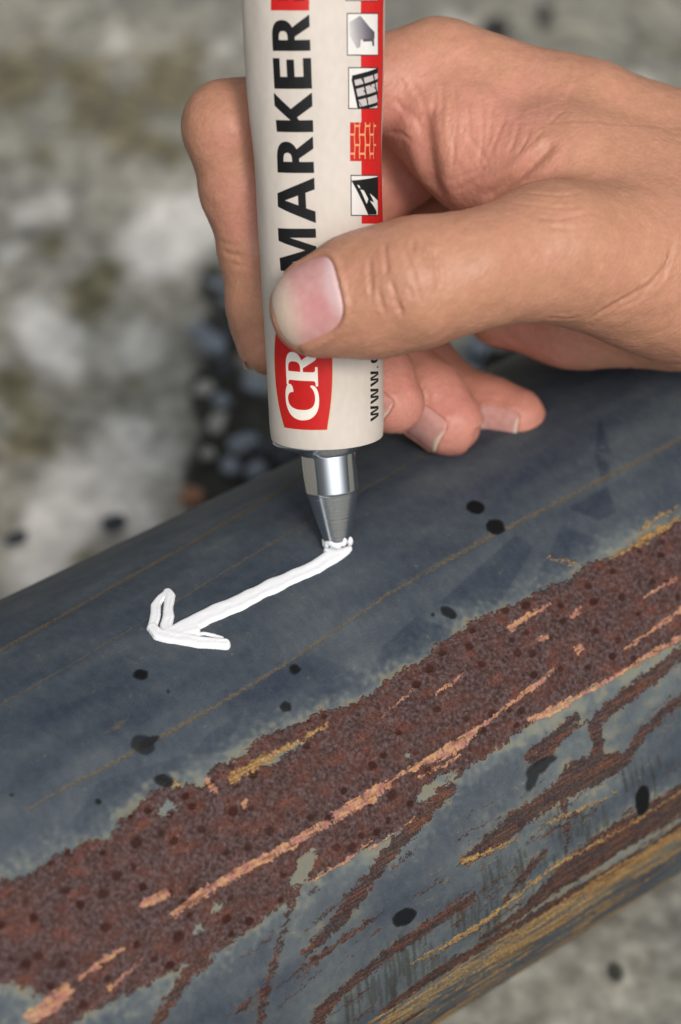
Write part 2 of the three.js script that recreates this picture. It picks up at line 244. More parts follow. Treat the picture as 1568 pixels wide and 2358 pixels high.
  for (let i = 0; i < 9000; i++) {
    const x = R() * M, y = R() * M, big = R() < 0.3; if (both0[(y | 0) * M + (x | 0)] < 0.5) continue;
    if (big) { if (taken.some((p) => (p[0] - x) ** 2 + (p[1] - y) ** 2 < 64 + 90 * p[2])) continue; taken.push([x, y, R()]); }
    const r = big ? 2.7 + R() * 2.1 : 1.0 + R() * 1.2, v = big ? 0.72 + R() * 0.28 : 0.4, g = kp.createRadialGradient(x, y, 0, x, y, r);
    g.addColorStop(0, `rgba(255,255,255,${v * 0.8})`); g.addColorStop(0.5, `rgba(255,255,255,${v})`); g.addColorStop(1, 'rgba(255,255,255,0)'); kp.fillStyle = g; kp.save(); kp.translate(x, y); kp.rotate(R() * 3); kp.scale(1, 0.75 + R() * 0.4); kp.translate(-x, -y); kp.beginPath(); kp.arc(x, y, r, 0, 7); kp.fill(); kp.restore();
  }
  const pit0 = read(kp);
  // fine scratches and flecks
  let [, ks] = canvas(M, M);
  for (let i = 0; i < 1500; i++) { const x = R() * M, y = R() * M, a = R() < 0.6 ? 1.0 + R() * 0.5 : R() * 3.1, l = 2 + R() * R() * 34; ks.strokeStyle = `rgba(255,255,255,${0.12 + R() * 0.35})`; ks.lineWidth = 0.4 + R() * 0.5; ks.beginPath(); ks.moveTo(x, y); ks.lineTo(x + Math.cos(a) * l, y + Math.sin(a) * l); ks.stroke(); }
  for (let i = 0; i < 1500; i++) { const x = R() * M, y = R() * M; ks.fillStyle = `rgba(255,255,255,${0.3 + R() * 0.6})`; ks.beginPath(); ks.ellipse(x, y, 0.5 + R() * 1.6, 0.4 + R() * 0.7, R() * 3, 0, 7); ks.fill(); }
  const scr0 = read(ks);
  // dribbles of dirty water running round the lower side
  let [, kd] = canvas(M, M);
  const drib = (x, y, n, spread, len) => { for (let i = 0; i < n; i++) { const [a, b] = toTex(x + (R() - 0.5) * spread, y - (R() - 0.5) * spread * 0.5); kd.strokeStyle = `rgba(255,255,255,${0.25 + R() * 0.5})`; kd.lineWidth = 0.6 + R() * 1.6; kd.beginPath(); kd.moveTo(a, b); kd.lineTo(a + (R() - 0.5) * 4, b + len * (0.3 + R() * 0.9)); kd.stroke(); } };
  drib(1200, 1990, 60, 180, 26); drib(1100, 2090, 40, 140, 40); drib(960, 2180, 50, 150, 45); drib(850, 2260, 40, 120, 45); drib(1330, 1890, 34, 150, 22); drib(1470, 1760, 24, 90, 26);
  const drib0 = read(kd);

  const tap = (f, x, y) => { x = clamp(x, 0, M - 1.001); y = clamp(y, 0, M - 1.001); const i = x | 0, j = y | 0, u = x - i, v = y - j, o = j * M + i; return (f[o] * (1 - u) + f[o + 1] * u) * (1 - v) + (f[o + M] * (1 - u) + f[o + M + 1] * u) * v; };
  const col = new Uint8Array(PW * PH * 4), rgh = new Uint8Array(PW * PH * 4), bmp = new Uint8Array(PW * PH * 4);
  rustH = new Float32Array(M * M);
  for (let j = 0; j < PH; j++) for (let i = 0; i < PW; i++) {
    const s = mix(S0, S1, i / PW), t = j / PH * ARC, o = (j * PW + i) * 4, X = i / PW * M, Y = j / PH * M;
    const a1 = n3(s * 0.5, t * 0.5, 0), a2 = n3(s * 0.5, t * 0.5, 9), b1 = n3(s * 1.7, t * 1.7, 4), b2 = n3(s * 1.7, t * 1.7, 14);
    const wx = X + a1 * 2.6 + b1 * 1.9, wy = Y + a2 * 2.6 + b2 * 1.9;
    const fine = n3b(s * 4.2, t * 4.2, 2), grain = n3b(s * 1.5, t * 1.5, 6), low = n3(s * 0.045, t * 0.09, 20), mid = n3(s * 0.16, t * 0.24, 25);
    const hole = tap(hole0, wx, wy), rustRaw = tap(rust0, wx, wy) * 0.5 + tap(soft, wx, wy) * 0.5, mS = tap(salmon0, wx * 0.6 + X * 0.4, wy * 0.6 + Y * 0.4), mO = tap(ochre0, wx, wy), mC = tap(scrape0, wx, wy), mN = tap(near0, X + a1 * 3, Y + a2 * 3), drag = mS + mO + mC + mN > 0.01 ? n3(s * 0.22, t * 1.3, 88) : 0;
    let rust = sstep(0.38, 0.58, rustRaw + fine * 0.03 + grain * 0.08 + drag * 0.08 - hole * 1.1);
    const bleed = sstep(0.06, 0.42, mN + grain * 0.05 + drag * 0.08) * clamp(0.42 + mid * 0.7 + a1 * 0.4);
    const halo = clamp(tap(halo0, X + a1 * 8, Y + a2 * 8) * 1.6 + low * 0.12);
    // mill scale: blue grey, with a khaki film in clouds
    const film = clamp(0.34 + low * 0.09 + mid * 0.05 + n3(s * 0.018, t * 0.16, 90) * 0.09 + n3(s * 0.5, t * 0.3, 77) * 0.06 + halo * 0.58 - tap(print0, X + b1 * 0.6, Y + b2 * 0.6) * 0.34 + fine * 0.05);
    let r = mix(46, 106, film), g = mix(53, 112, film), b = mix(65, 110, film);
    const gr = fine * 3.4 + grain * 2.6 + n3b(s * 0.8, t * 9, 3) * 2.2; r += gr; g += gr; b += gr;
    let ro = 0.46 + film * 0.12 + fine * 0.04, h = 0.30 + mid * 0.02 + fine * 0.008;
    const khaki = sstep(0.35, 0.95, halo + mid * 0.4 - 0.15) * 0.6; r = mix(r, 124, khaki); g = mix(g, 123, khaki); b = mix(b, 106, khaki);
    r = mix(r, 120, bleed * 0.3); g = mix(g, 101, bleed * 0.3); b = mix(b, 74, bleed * 0.3);
    const db = tap(drib0, X + b1 * 0.8, Y) * 0.75; r = mix(r, 46, db); g = mix(g, 45, db); b = mix(b, 38, db);
    const sc = tap(scr0, X, Y) * 0.42 * (0.6 + 0.5 * mid); r = mix(r, 160, sc); g = mix(g, 140, sc); b = mix(b, 104, sc); h += sc * 0.03;
    const sm = tap(seam0, wx * 0.35 + X * 0.65, wy * 0.35 + Y * 0.65) * clamp(0.85 + grain * 0.3 + mid * 0.3); { const q2 = clamp(sm * 1.25); r = mix(r, 92 + grain * 16, q2 * 0.85); g = mix(g, 81 + grain * 13, q2 * 0.85); b = mix(b, 64 + grain * 10, q2 * 0.85); } h -= sm * 0.05; ro += sm * 0.2;
    // scrapes: thin smears of brown dragged along the pipe
    if (mC > 0.02) { const raw = mC, d2 = n3(s * 0.09, t * 1.7, 95), q = sstep(0.30, 0.75, raw + drag * 0.34 + grain * 0.14 + d2 * 0.14 - 0.06) * 0.9;
      if (q > 0.01) { const hot = sstep(-0.1, 0.7, d2 + b1 * 0.4), pit = tap(pit0, X, Y); let R2 = mix(54, 96, hot) + grain * 18 + fine * 12, G2 = mix(43, 56, hot) + grain * 14 + fine * 10, B2 = mix(43, 40, hot) + grain * 12 + fine * 9; R2 = mix(R2, 48, pit * 0.7); G2 = mix(G2, 26, pit * 0.7); B2 = mix(B2, 20, pit * 0.7); r = mix(r, R2, q); g = mix(g, G2, q); b = mix(b, B2, q); ro = mix(ro, 0.75, q); h = mix(h, 0.38 + grain * 0.06 + fine * 0.05, q); } }
    // rust
    if (rust > 0.003) {
      const pit = clamp(tap(pit0, X + b1 * 0.4, Y + b2 * 0.4) * (0.95 + 0.2 * grain));
      const red = sstep(-0.3, 0.7, a1 * 0.5 + mid * 0.6 + b2 * 0.35), orange = sstep(0.35, 0.9, b1 * 0.6 + mid * 0.45 + fine * 0.3 + n3(s * 0.12, t * 0.55, 61) * 0.45);
      const flake = n3(s * 0.9, t * 0.9, 52); let R1 = 79 + fine * 14 + grain * 10 + flake * 18 + mid * 8, G1 = 61 + fine * 13 + grain * 10 + flake * 19 + mid * 6, B1 = 59 + fine * 13 + grain * 10 + flake * 21 + mid * 6;
      R1 = mix(R1, 74, red * 0.55); G1 = mix(G1, 42, red * 0.55); B1 = mix(B1, 34, red * 0.55);
      R1 = mix(R1, 140, orange * 0.4); G1 = mix(G1, 76, orange * 0.4); B1 = mix(B1, 52, orange * 0.4);
      R1 = mix(R1, 46, pit); G1 = mix(G1, 18, pit); B1 = mix(B1, 12, pit);
      r = mix(r, R1, rust); g = mix(g, G1, rust); b = mix(b, B1, rust);
      ro = mix(ro, 0.78, rust); h = mix(h, 0.48 + fine * 0.08 + grain * 0.08 + b1 * 0.04 - pit * 0.36, rust);
      const edge = rust * (1 - sstep(0.56, 0.68, rustRaw)) * clamp(a2 * 0.9 + 0.1); r = mix(r, 160, edge); g = mix(g, 118, edge); b = mix(b, 84, edge);
    }
    const sa = 0.86 * (mS < 0.01 ? 0 : sstep(0.3, 0.78, mS + fine * 0.05 + grain * 0.10 + drag * 0.34 + n3(s * 0.07, t * 2.6, 66) * 0.2 - 0.12)), crack = mS < 0.01 ? 0 : sstep(0.55, 0.8, n3(s * 0.9, t * 0.25, 33));
    if (sa > 0.01) { const q = sa * (1 - crack * 0.55); r = mix(r, 172 + grain * 16 + a1 * 16 + drag * 14, q); g = mix(g, 124 + grain * 16 + a1 * 22 + drag * 16, q); b = mix(b, 98 + grain * 14 + a1 * 2 + drag * 14, q); ro = mix(ro, 0.8, sa); h = mix(h, 0.5 + grain * 0.05, sa); rust *= 1 - sa; }
    const oc = mO < 0.01 ? 0 : sstep(0.22, 0.85, mO + fine * 0.12 + n3(s * 0.12, t * 1.5, 41) * 0.38 + grain * 0.1 - 0.08) * 0.86;
    if (oc > 0.01) { { const st2 = n3(s * 0.1, t * 3, 44) * 24 + grain * 22; r = mix(r, 150 + st2 * 1.2, oc); g = mix(g, 116 + st2 * 1.2, oc); b = mix(b, 70 + st2 * 0.8, oc); } ro = mix(ro, 0.85, oc); h = mix(h, 0.48 + grain * 0.08, oc); }
    const oi = tap(oil0, wx * 0.22 + X * 0.78, wy * 0.22 + Y * 0.78); if (oi > 0.02) { const q = sstep(0.05, 0.55, oi) * (0.3 + 0.7 * oi); r = mix(r, 9, q); g = mix(g, 11, q); b = mix(b, 13, q); ro = mix(ro, 0.75, q); }
    col[o] = clamp(r, 8, 245); col[o + 1] = clamp(g, 8, 245); col[o + 2] = clamp(b, 8, 245); col[o + 3] = 255;
    rgh[o] = rgh[o + 1] = rgh[o + 2] = clamp(ro * 255, 30, 255); rgh[o + 3] = 255;
    bmp[o] = bmp[o + 1] = bmp[o + 2] = clamp(h * 255, 0, 255); bmp[o + 3] = 255;
    if (!(i & 1) && !(j & 1)) rustH[(j >> 1) * M + (i >> 1)] = rust;
  }
  const map = dataTex(col, PW, PH, true), roughnessMap = dataTex(rgh, PW, PH), bumpMap = dataTex(bmp, PW, PH);
  const matP = new THREE.MeshPhysicalMaterial({ map, roughnessMap, roughness: 1, bumpMap, bumpScale: 0.0010, metalness: 0.0, specularIntensity: 0.4 });
  const matBack = new THREE.MeshStandardMaterial({ color: 0x4c5660, roughness: 0.6 });
  const g = new THREE.BufferGeometry(), pos = [], nor = [], uv = [], ix = [], org = pipePoint(0, Math.PI);
  const P = (s, th, r, n) => { const q = pipePoint(s, th, r).sub(org); pos.push(q.x * MM, q.y * MM, q.z * MM); const d = pipePoint(0, th, 1).sub(pA).multiplyScalar(n); nor.push(d.x, d.y, d.z); uv.push((s - S0) / (S1 - S0), (th - T0) / (T1 - T0)); };
  const strip = (t0, t1, n, r, sg) => { const b0 = pos.length / 3, ss = [-700, -400, S0, 5, S1, 420, 900]; for (let a = 0; a <= n; a++) for (const s of ss) P(s, mix(t0, t1, a / n), r, sg); for (let a = 0; a < n; a++) for (let c = 0; c < ss.length - 1; c++) { const p = b0 + a * ss.length + c, q = p + ss.length; if (sg > 0) ix.push(p, p + 1, q, p + 1, q + 1, q); else ix.push(p, q, p + 1, p + 1, q, q + 1); } };
  strip(T0, T1, 220, PIPE_R, 1); const c1 = ix.length;
  strip(T1, T0 + 2 * Math.PI, 90, PIPE_R, 1); strip(0, 2 * Math.PI, 120, PIPE_R - 4, -1);
  for (const s of [-700, 900]) { const b0 = pos.length / 3, sg = Math.sign(s); for (let a = 0; a <= 120; a++) for (const r of [PIPE_R, PIPE_R - 4]) { const q = pipePoint(s, a / 120 * 2 * Math.PI, r).sub(org); pos.push(q.x * MM, q.y * MM, q.z * MM); nor.push(pT.x * sg, pT.y * sg, pT.z * sg); uv.push(0, 0); } for (let a = 0; a < 120; a++) { const p = b0 + a * 2; ix.push(p, p + 1, p + 2, p + 1, p + 3, p + 2); } }
  g.setAttribute('position', new THREE.Float32BufferAttribute(pos, 3)); g.setAttribute('normal', new THREE.Float32BufferAttribute(nor, 3)); g.setAttribute('uv', new THREE.Float32BufferAttribute(uv, 2));
  // winding outward
  { const A = V().fromArray(pos, ix[0] * 3), B = V().fromArray(pos, ix[1] * 3), C = V().fromArray(pos, ix[2] * 3), nn = B.sub(A).cross(C.sub(A)); if (nn.dot(V().fromArray(nor, ix[0] * 3)) < 0) for (let i = 0; i < ix.length; i += 3) [ix[i + 1], ix[i + 2]] = [ix[i + 2], ix[i + 1]]; }
  g.setIndex(ix); g.addGroup(0, c1, 0); g.addGroup(c1, ix.length - c1, 1);
  mesh('pipe_wall', g, [matP, matBack], pipe);
  // the rust crust stands proud of the wall
  const N1 = 540, N2 = 430, vid = new Int32Array(N1 * N2).fill(-1), rp = [], ru = [], ri = [], smp = (a, b) => tap(rustH, a / (N1 - 1) * (M - 1), b / (N2 - 1) * (M - 1));
  const keep = (a, b) => a >= 0 && b >= 0 && a < N1 - 1 && b < N2 - 1 && (smp(a, b) > 0.25 || smp(a + 1, b) > 0.25 || smp(a, b + 1) > 0.25 || smp(a + 1, b + 1) > 0.25);
  const vtx = (a, b) => { const o = b * N1 + a; if (vid[o] < 0) { vid[o] = rp.length / 3; const s = mix(S0, S1, a / (N1 - 1)), th = mix(T0, T1, b / (N2 - 1)), q = sstep(0.1, 0.75, smp(a, b)), t = th * PIPE_R; const h = mix(-0.02, 0.14 + 0.06 * n3(s * 0.35, t * 0.35, 70) + 0.09 * n3(s * 1.1, t * 1.1, 71), q); const p = pipePoint(s, th, PIPE_R + h).sub(org); rp.push(p.x * MM, p.y * MM, p.z * MM); ru.push((s - S0) / (S1 - S0), (th - T0) / (T1 - T0)); } return vid[o]; };
  for (let b = 0; b < N2 - 1; b++) for (let a = 0; a < N1 - 1; a++) if (keep(a, b)) { const p = vtx(a, b), q = vtx(a + 1, b), u = vtx(a, b + 1), v = vtx(a + 1, b + 1); ri.push(p, q, u, q, v, u); }
  const rg = geoFrom(rp, ri, null, ru);
  { const nn = V().fromBufferAttribute(rg.attributes.normal, 100), pp = V().fromArray(rp, 300).multiplyScalar(1 / MM).add(org).sub(pA); if (nn.dot(pp) < 0) { for (let i = 0; i < ri.length; i += 3) [ri[i + 1], ri[i + 2]] = [ri[i + 2], ri[i + 1]]; rg.setIndex(ri); rg.computeVertexNormals(); } }
  const crust = mesh('rust_crust', rg, matP, pipe); crust.userData.label = 'brown flaking rust band and streaks along the pipe';
}
tag(pipe, 'blue grey steel pipe with a brown rust band, lying on concrete', 'pipe');

// ------------------------------------------------------------------ the arrow, in thick white paint
{
  const pt = (x, y) => { const h = pipeHit(x, y); return [h[0], h[1] * PIPE_R]; };
  const strokes = [ // [x, y, half width px] and a height in mm
    { h: 1.0, p: [[788, 1266, 17], [762, 1284, 17], [728, 1304, 17], [690, 1322, 17], [640, 1344, 18], [590, 1368, 19], [545, 1390, 20], [500, 1409, 20], [455, 1430, 19], [425, 1443, 16], [395, 1452, 10]] },
    { h: 0.9, p: [[385, 1366, 9], [370, 1378, 9], [359, 1395, 10], [358, 1415, 10], [353, 1432, 11], [349, 1447, 11]] },
    { h: 0.95, p: [[386, 1364, 10], [392, 1372, 11], [389, 1395, 10], [387, 1420, 11], [384, 1440, 12], [392, 1456, 12]] },
    { h: 1.1, p: [[350, 1447, 11], [366, 1462, 14], [395, 1468, 15], [430, 1474, 15], [460, 1480, 14], [490, 1482, 14], [516, 1484, 13]] },
    { h: 0.6, p: [[440, 1462, 5], [470, 1458, 4], [492, 1462, 4], [508, 1470, 7]] },
    { h: 1.0, p: [[392, 1452, 13], [420, 1458, 16], [448, 1450, 12]] },
    { h: 1.2, p: [[502, 1482, 10], [518, 1483, 11]] },
    { h: 1.1, p: [[762, 1266, 14], [780, 1264, 20], [796, 1264, 12]] }];
  const segs = [];
  for (const st of strokes) for (let i = 0; i < st.p.length - 1; i++) { const a = pt(st.p[i][0], st.p[i][1]), b = pt(st.p[i + 1][0], st.p[i + 1][1]); segs.push({ a, b, ra: st.p[i][2] / 12.2 * 1.15, rb: st.p[i + 1][2] / 12.2 * 1.15, h: st.h }); }
  let x0 = 1e9, x1 = -1e9, y0 = 1e9, y1 = -1e9; for (const s of segs) for (const q of [s.a, s.b]) { x0 = Math.min(x0, q[0]); x1 = Math.max(x1, q[0]); y0 = Math.min(y0, q[1]); y1 = Math.max(y1, q[1]); }
  x0 -= 3; x1 += 3; y0 -= 3; y1 += 3;
  const C = 0.16, NX = Math.ceil((x1 - x0) / C), NY = Math.ceil((y1 - y0) / C), hf = new Float32Array((NX + 1) * (NY + 1));
  for (let j = 0; j <= NY; j++) for (let i = 0; i <= NX; i++) {
    const x = x0 + i * C + 0.22 * n3(i * 0.03, j * 0.03, 5), y = y0 + j * C + 0.20 * n3(i * 0.035, j * 0.035, 15); let best = -1;
    for (const s of segs) {
      const dx = s.b[0] - s.a[0], dy = s.b[1] - s.a[1], t = clamp(((x - s.a[0]) * dx + (y - s.a[1]) * dy) / (dx * dx + dy * dy || 1)), r = mix(s.ra, s.rb, t), qx = x - s.a[0] - dx * t, qy = y - s.a[1] - dy * t, d = Math.hypot(qx, qy) / r;
      if (d > 1.4) continue;
      const side = (dx * qy - dy * qx) / (Math.hypot(dx, dy) || 1) / r;
      const hh = s.h * 0.82 * (d < 1 ? Math.pow(1 - d * d * d, 0.5) * (0.70 + 0.32 * d * d) + 0.045 * Math.sin(side * 5.5 + n3(x * 0.3, y * 0.3, 2)) * (1 - d) : -(d - 1) * 3);
      best = Math.max(best, hh);
    }
    hf[j * (NX + 1) + i] = best > 0 ? best * (1 + 0.05 * n3(x * 0.35, y * 0.35, 3)) : Math.max(best, -0.25);
  }
  const id = new Int32Array(hf.length).fill(-1), pos = [], idx = [], org = pipePoint((x0 + x1) / 2, (y0 + y1) / 2 / PIPE_R);
  const vt = (i, j) => { const o = j * (NX + 1) + i; if (id[o] < 0) { id[o] = pos.length / 3; const p = pipePoint(x0 + i * C, (y0 + j * C) / PIPE_R, PIPE_R + hf[o]).sub(org); pos.push(p.x * MM, p.y * MM, p.z * MM); } return id[o]; };
  for (let j = 0; j < NY; j++) for (let i = 0; i < NX; i++) { const o = j * (NX + 1) + i; if (Math.max(hf[o], hf[o + 1], hf[o + NX + 1], hf[o + NX + 2]) > 0) { const a = vt(i, j), b = vt(i + 1, j), c = vt(i, j + 1), d = vt(i + 1, j + 1); idx.push(a, b, c, b, d, c); } }
  const g = geoFrom(pos, idx); const nn = V().fromBufferAttribute(g.attributes.normal, 50); if (nn.dot(pipePoint(0, (y0 + y1) / 2 / PIPE_R).sub(pipePoint(0, (y0 + y1) / 2 / PIPE_R, 1))) < 0) { for (let i = 0; i < idx.length; i += 3) [idx[i + 1], idx[i + 2]] = [idx[i + 2], idx[i + 1]]; g.setIndex(idx); g.computeVertexNormals(); }
  const root = base('paint_arrow', org);
  const m = mesh('paint_stroke', g, new THREE.MeshPhysicalMaterial({ color: new THREE.Color().setRGB(0.84, 0.84, 0.85), roughness: 0.3, specularIntensity: 0.6 }), root);
  tag(root, 'thick wet white paint arrow drawn on the blue grey pipe', 'arrow');
}

// ------------------------------------------------------------------ the marker
const tubeAxis = (y) => bench(753 + 0.032 * (y - 1000), y, (1258 - y) / 12.17 * 0.268);
{
  const tip = pipePoint(...pipeHit(777, 1262).slice(0, 2), PIPE_R + 0.7);
  const bottom = tubeAxis(1003), top = tubeAxis(-300);
  const ax = top.clone().sub(bottom).normalize(), fr = V(0, 0, 1).addScaledVector(ax, -ax.z).normalize(), rt = V().crossVectors(ax, fr).normalize();
  const root = base('paint_marker', tip);
  const mt = new THREE.Matrix4().makeBasis(rt, ax, fr).setPosition(bottom.clone().sub(tip));
  const tubeG = (g) => { g.applyMatrix4(mt); g.scale(MM, MM, MM); return g; };
  // --- body: round at the nozzle, pressed flat towards the crimped end
  const half = (l) => { const a = 10.63 + 2.2 * sstep(0, 1, l / 84) * clamp(l / 84) * 0.5 + 2.2 * clamp(l / 84) * 0.5, e = sstep(88, 128, l); return [mix(a, 16.4, e), mix(10.63 - 2.1 * clamp(l / 84), 0.45, e)]; };
  const NL = 150, NP = 144, LEN = 130, pos = [], uv = [], idx = [];
  for (let j = 0; j <= NL; j++) { const l = j / NL * LEN, [a, b] = half(l);
    for (let i = 0; i <= NP; i++) { const f = (i / NP - 0.5) * 2 * Math.PI; // 0 faces front
      const r = 1 - (j < 3 ? (3 - j) * (3 - j) * 0.002 : 0), dent = 0.28 * n3(Math.cos(f) * 0.8, Math.sin(f) * 0.8 + 4, l * 0.03) * sstep(8, 40, l) + 0.10 * n3(Math.cos(f) * 1.6, Math.sin(f) * 1.6, l * 0.06 + 8) * sstep(5, 30, l);
      pos.push((a * r + dent) * Math.sin(f), l, (b * r + dent) * Math.cos(f)); uv.push(i / NP, l / LEN); } }
  for (let j = 0; j < NL; j++) for (let i = 0; i < NP; i++) { const a = j * (NP + 1) + i, b = a + NP + 1; idx.push(a, a + 1, b, a + 1, b + 1, b); }
  // label print
  const CW = 2048, CH = 2048, [cv, k] = canvas(CW, CH, '#cdc3b8');
  const centre = (y) => 753 + 0.032 * (y - 1000), hw = (y) => 131 + (166.5 - 131) * (1000 - y) / 1000;
  const Ly = (y) => { const p = tubeAxis(y).sub(bottom); return p.dot(ax); };
  const wrap = (x, y) => { // where a mark seen on the tube's front sits on the flat label: [turn, length]
    const spot = (f, l) => { const [a, b] = half(clamp(l, 0, LEN)), p = bottom.clone().addScaledVector(ax, l).addScaledVector(rt, a * Math.sin(f)).addScaledVector(fr, b * Math.cos(f)), q = FOCAL / (DIST - p.z); return [784 + p.x * q, 1178.8 - p.y * q]; };
    let l = Ly(y), f = Math.asin(clamp((x - centre(y)) / hw(y), -0.985, 0.985));
    for (let i = 0; i < 12; i++) { const [X, Y] = spot(f, l); l += (Y - y) / 13; const c = Math.max(0.22, Math.cos(f)); f = clamp(f + (x - X) / (13 * 11 * c) * 0.8, -1.5, 1.5); }
    return [f, l]; };
  const TXY = (x, y) => { const [f, l] = wrap(x, y); return [(f / (2 * Math.PI) + 0.5) * CW, CH - l / LEN * CH]; }, TX = (x, y) => TXY(x, y)[0], TY = (y, x = 735) => TXY(x, y)[1];
  const rect = (x0, y0, x1, y1, f) => { k.fillStyle = f; k.beginPath(); const c = [[x0, y0], [x1, y0], [x1, y1], [x0, y1]]; for (let i = 0; i < 4; i++) for (let j = 0; j < 6; j++) { const a = c[i], b = c[(i + 1) % 4]; k.lineTo(...TXY(mix(a[0], b[0], j / 6), mix(a[1], b[1], j / 6))); } k.fill(); };
  const shape = (pts, f) => { k.fillStyle = f; k.beginPath(); pts.forEach((p, i) => k[i ? 'lineTo' : 'moveTo'](...TXY(p[0], p[1]))); k.closePath(); k.fill(); };
  const letter = (ch, xL, xR, yT, yB, font, fill, fat) => { // a glyph turned to read upwards, fitted into its box on the label
    const yM = (yT + yB) / 2, xM = (xL + xR) / 2, A = TX(xL, yM), B = TX(xR, yM), Cc = TY(yT, xM), D = TY(yB, xM); k.save(); k.font = font; const m = k.measureText(ch), w = m.actualBoundingBoxLeft + m.actualBoundingBoxRight, h = m.actualBoundingBoxAscent + m.actualBoundingBoxDescent;
    k.translate(B, D); k.rotate(-Math.PI / 2); k.scale((D - Cc) / w, (B - A) / h); k.fillStyle = k.strokeStyle = fill; k.lineJoin = 'round'; k.fillText(ch, m.actualBoundingBoxLeft, -m.actualBoundingBoxDescent); if (fat) { k.lineWidth = fat; k.strokeText(ch, m.actualBoundingBoxLeft, -m.actualBoundingBoxDescent); } k.restore(); };
  const RED = '#c3211f', INK = '#161618';
  // red stripe on the right, its beige border, and the four pictures
  rect(833, -330, 882, 515, RED); rect(882.5, -330, 886, 700, '#b9aca0');
  rect(623, -330, 712, 24, RED); k.fillStyle = '#7d1512'; 
  shape([[640, -40], [640, 1], [664, 1], [664, -40]], '#7d1512'); shape([[676, -40], [676, 2], [702, 2], [702, -40]], '#7d1512');
  const word = [['R', 34, 118], ['E', 133, 205], ['K', 214, 305], ['R', 315, 399], ['A', 409, 514], ['M', 526, 626]];
  for (const [c, a, b] of word) { const ym = (a + b) / 2, x0 = mix(626.6, 644, (ym - 76) / 500), x1 = mix(714.4, 728, (ym - 76) / 500); letter(c, x0 + 1, x1 - 1, a + 2, b - 2, 'bold 200px sans-serif', INK, 4); }
  const frame = (y0, y1, f = '#dcd8d2') => { const d = (y0 - 79) * 0.022; rect(801 + d, y0 - 2, 871 + d * 0.1, y1 + 2, INK); rect(803 + d, y0, 870 + d * 0.1, y1, f); return d; };
  let d = frame(32, 126); { const g = k.createLinearGradient(TX(806, 79), TY(90, 835), TX(868, 79), TY(60, 835)); g.addColorStop(0, '#cfcac4'); g.addColorStop(0.5, '#77737a'); g.addColorStop(1, '#3a363e'); k.fillStyle = g; k.beginPath(); [[805, 52], [832, 36], [852, 62], [863, 74], [863, 88], [833, 92], [832, 108], [824, 112], [806, 80]].forEach((p, i) => k[i ? 'lineTo' : 'moveTo'](...TXY(p[0], p[1]))); k.fill(); shape([[838, 90], [862, 88], [862, 106], [858, 106], [857, 95], [838, 96]], '#55525a'); }
  frame(-94, 0, '#dcd8d2'); shape([[832, -30], [868, -40], [868, -2], [840, -4]], INK);
  d = frame(157, 249); { k.save(); k.beginPath(); for (const [a, b] of [[806, 157], [870, 157], [870, 249], [806, 249]]) k.lineTo(...TXY(a, b)); k.closePath(); k.clip(); shape([[813, 182], [872, 164], [872, 252], [829, 252]], '#bdb6b2'); k.strokeStyle = INK; const ln = (x0, y0, x1, y1, w) => { k.lineWidth = w; k.beginPath(); k.moveTo(...TXY(x0, y0)); k.lineTo(...TXY(x1, y1)); k.stroke(); };
    ln(812, 180, 872, 161, 14); ln(813, 180, 828, 252, 14); ln(818, 202, 872, 184, 9); ln(823, 227, 872, 212, 9); ln(829, 250, 872, 238, 9); ln(836, 173, 850, 250, 9); ln(859, 166, 872, 235, 9); ln(832, 178, 838, 188, 3); ln(850, 190, 856, 200, 3); ln(838, 208, 846, 216, 3); ln(862, 200, 868, 208, 3); ln(828, 234, 834, 244, 3); k.restore(); }
  d = (282 - 79) * 0.022; rect(803 + d, 282, 868, 371, '#b81f1c'); { k.strokeStyle = '#dd9a6a'; const vs = [[818, 5], [829, 6], [842, 8], [853, 6], [862, 5]]; for (const [x, w] of vs) { k.lineWidth = w; k.beginPath(); for (let y = 282; y <= 371; y += 6) k.lineTo(...TXY(x + 0.6 * Math.sin(y * 0.9 + x), y)); k.stroke(); } let q = 0; for (const [a, b] of [[808, 818], [818, 829], [829, 842], [842, 853], [853, 862], [862, 868]]) { q++; for (let y = 290 + (q % 2) * 20; y < 371; y += 44) { k.lineWidth = 6; k.beginPath(); k.moveTo(...TXY(a, y)); k.lineTo(...TXY(b, y)); k.stroke(); } } }
  d = frame(405, 495); shape([[810, 416], [871, 407], [871, 462], [852, 445], [868, 480], [868, 494], [848, 494]], '#191c1b'); shape([[830, 436], [838, 438], [849, 458], [845, 470]], '#dcd8d2'); shape([[823, 425], [828, 427], [831, 433], [827, 433]], '#dcd8d2'); shape([[852, 462], [871, 470], [871, 492], [858, 470]], '#dcd8d2');
  // red badge, wider in the middle, with three white serif capitals reading upwards
  { const L = [], Rr = [], y0 = 693, y1 = 984; for (let i = 0; i <= 24; i++) { const t = i / 24, y = mix(y0, y1, t), bulge = 1 - Math.pow(Math.abs(t - 0.5) * 2, 2.2), dy = (x) => (x - 700) * 0.06; L.push([651 - 19 * bulge + (0.5 - t) * -6, y]); Rr.push([752 + 14 * bulge + (0.5 - t) * -4, y + (i === 24 ? 6 : 0)]); } shape([...L, ...Rr.slice().reverse()], '#c9a35a'); shape([...L.map((p) => [p[0] + 1, p[1]]), ...Rr.reverse().map((p) => [p[0] - 1.2, p[1] - 1])], RED);
    letter('C', 658, 735, 886, 968, 'bold 200px serif', '#f0e9dc'); letter('R', 658, 731, 800, 889, 'bold 200px serif', '#f0e9dc'); letter('C', 658, 735, 716, 799, 'bold 200px serif', '#f0e9dc'); }
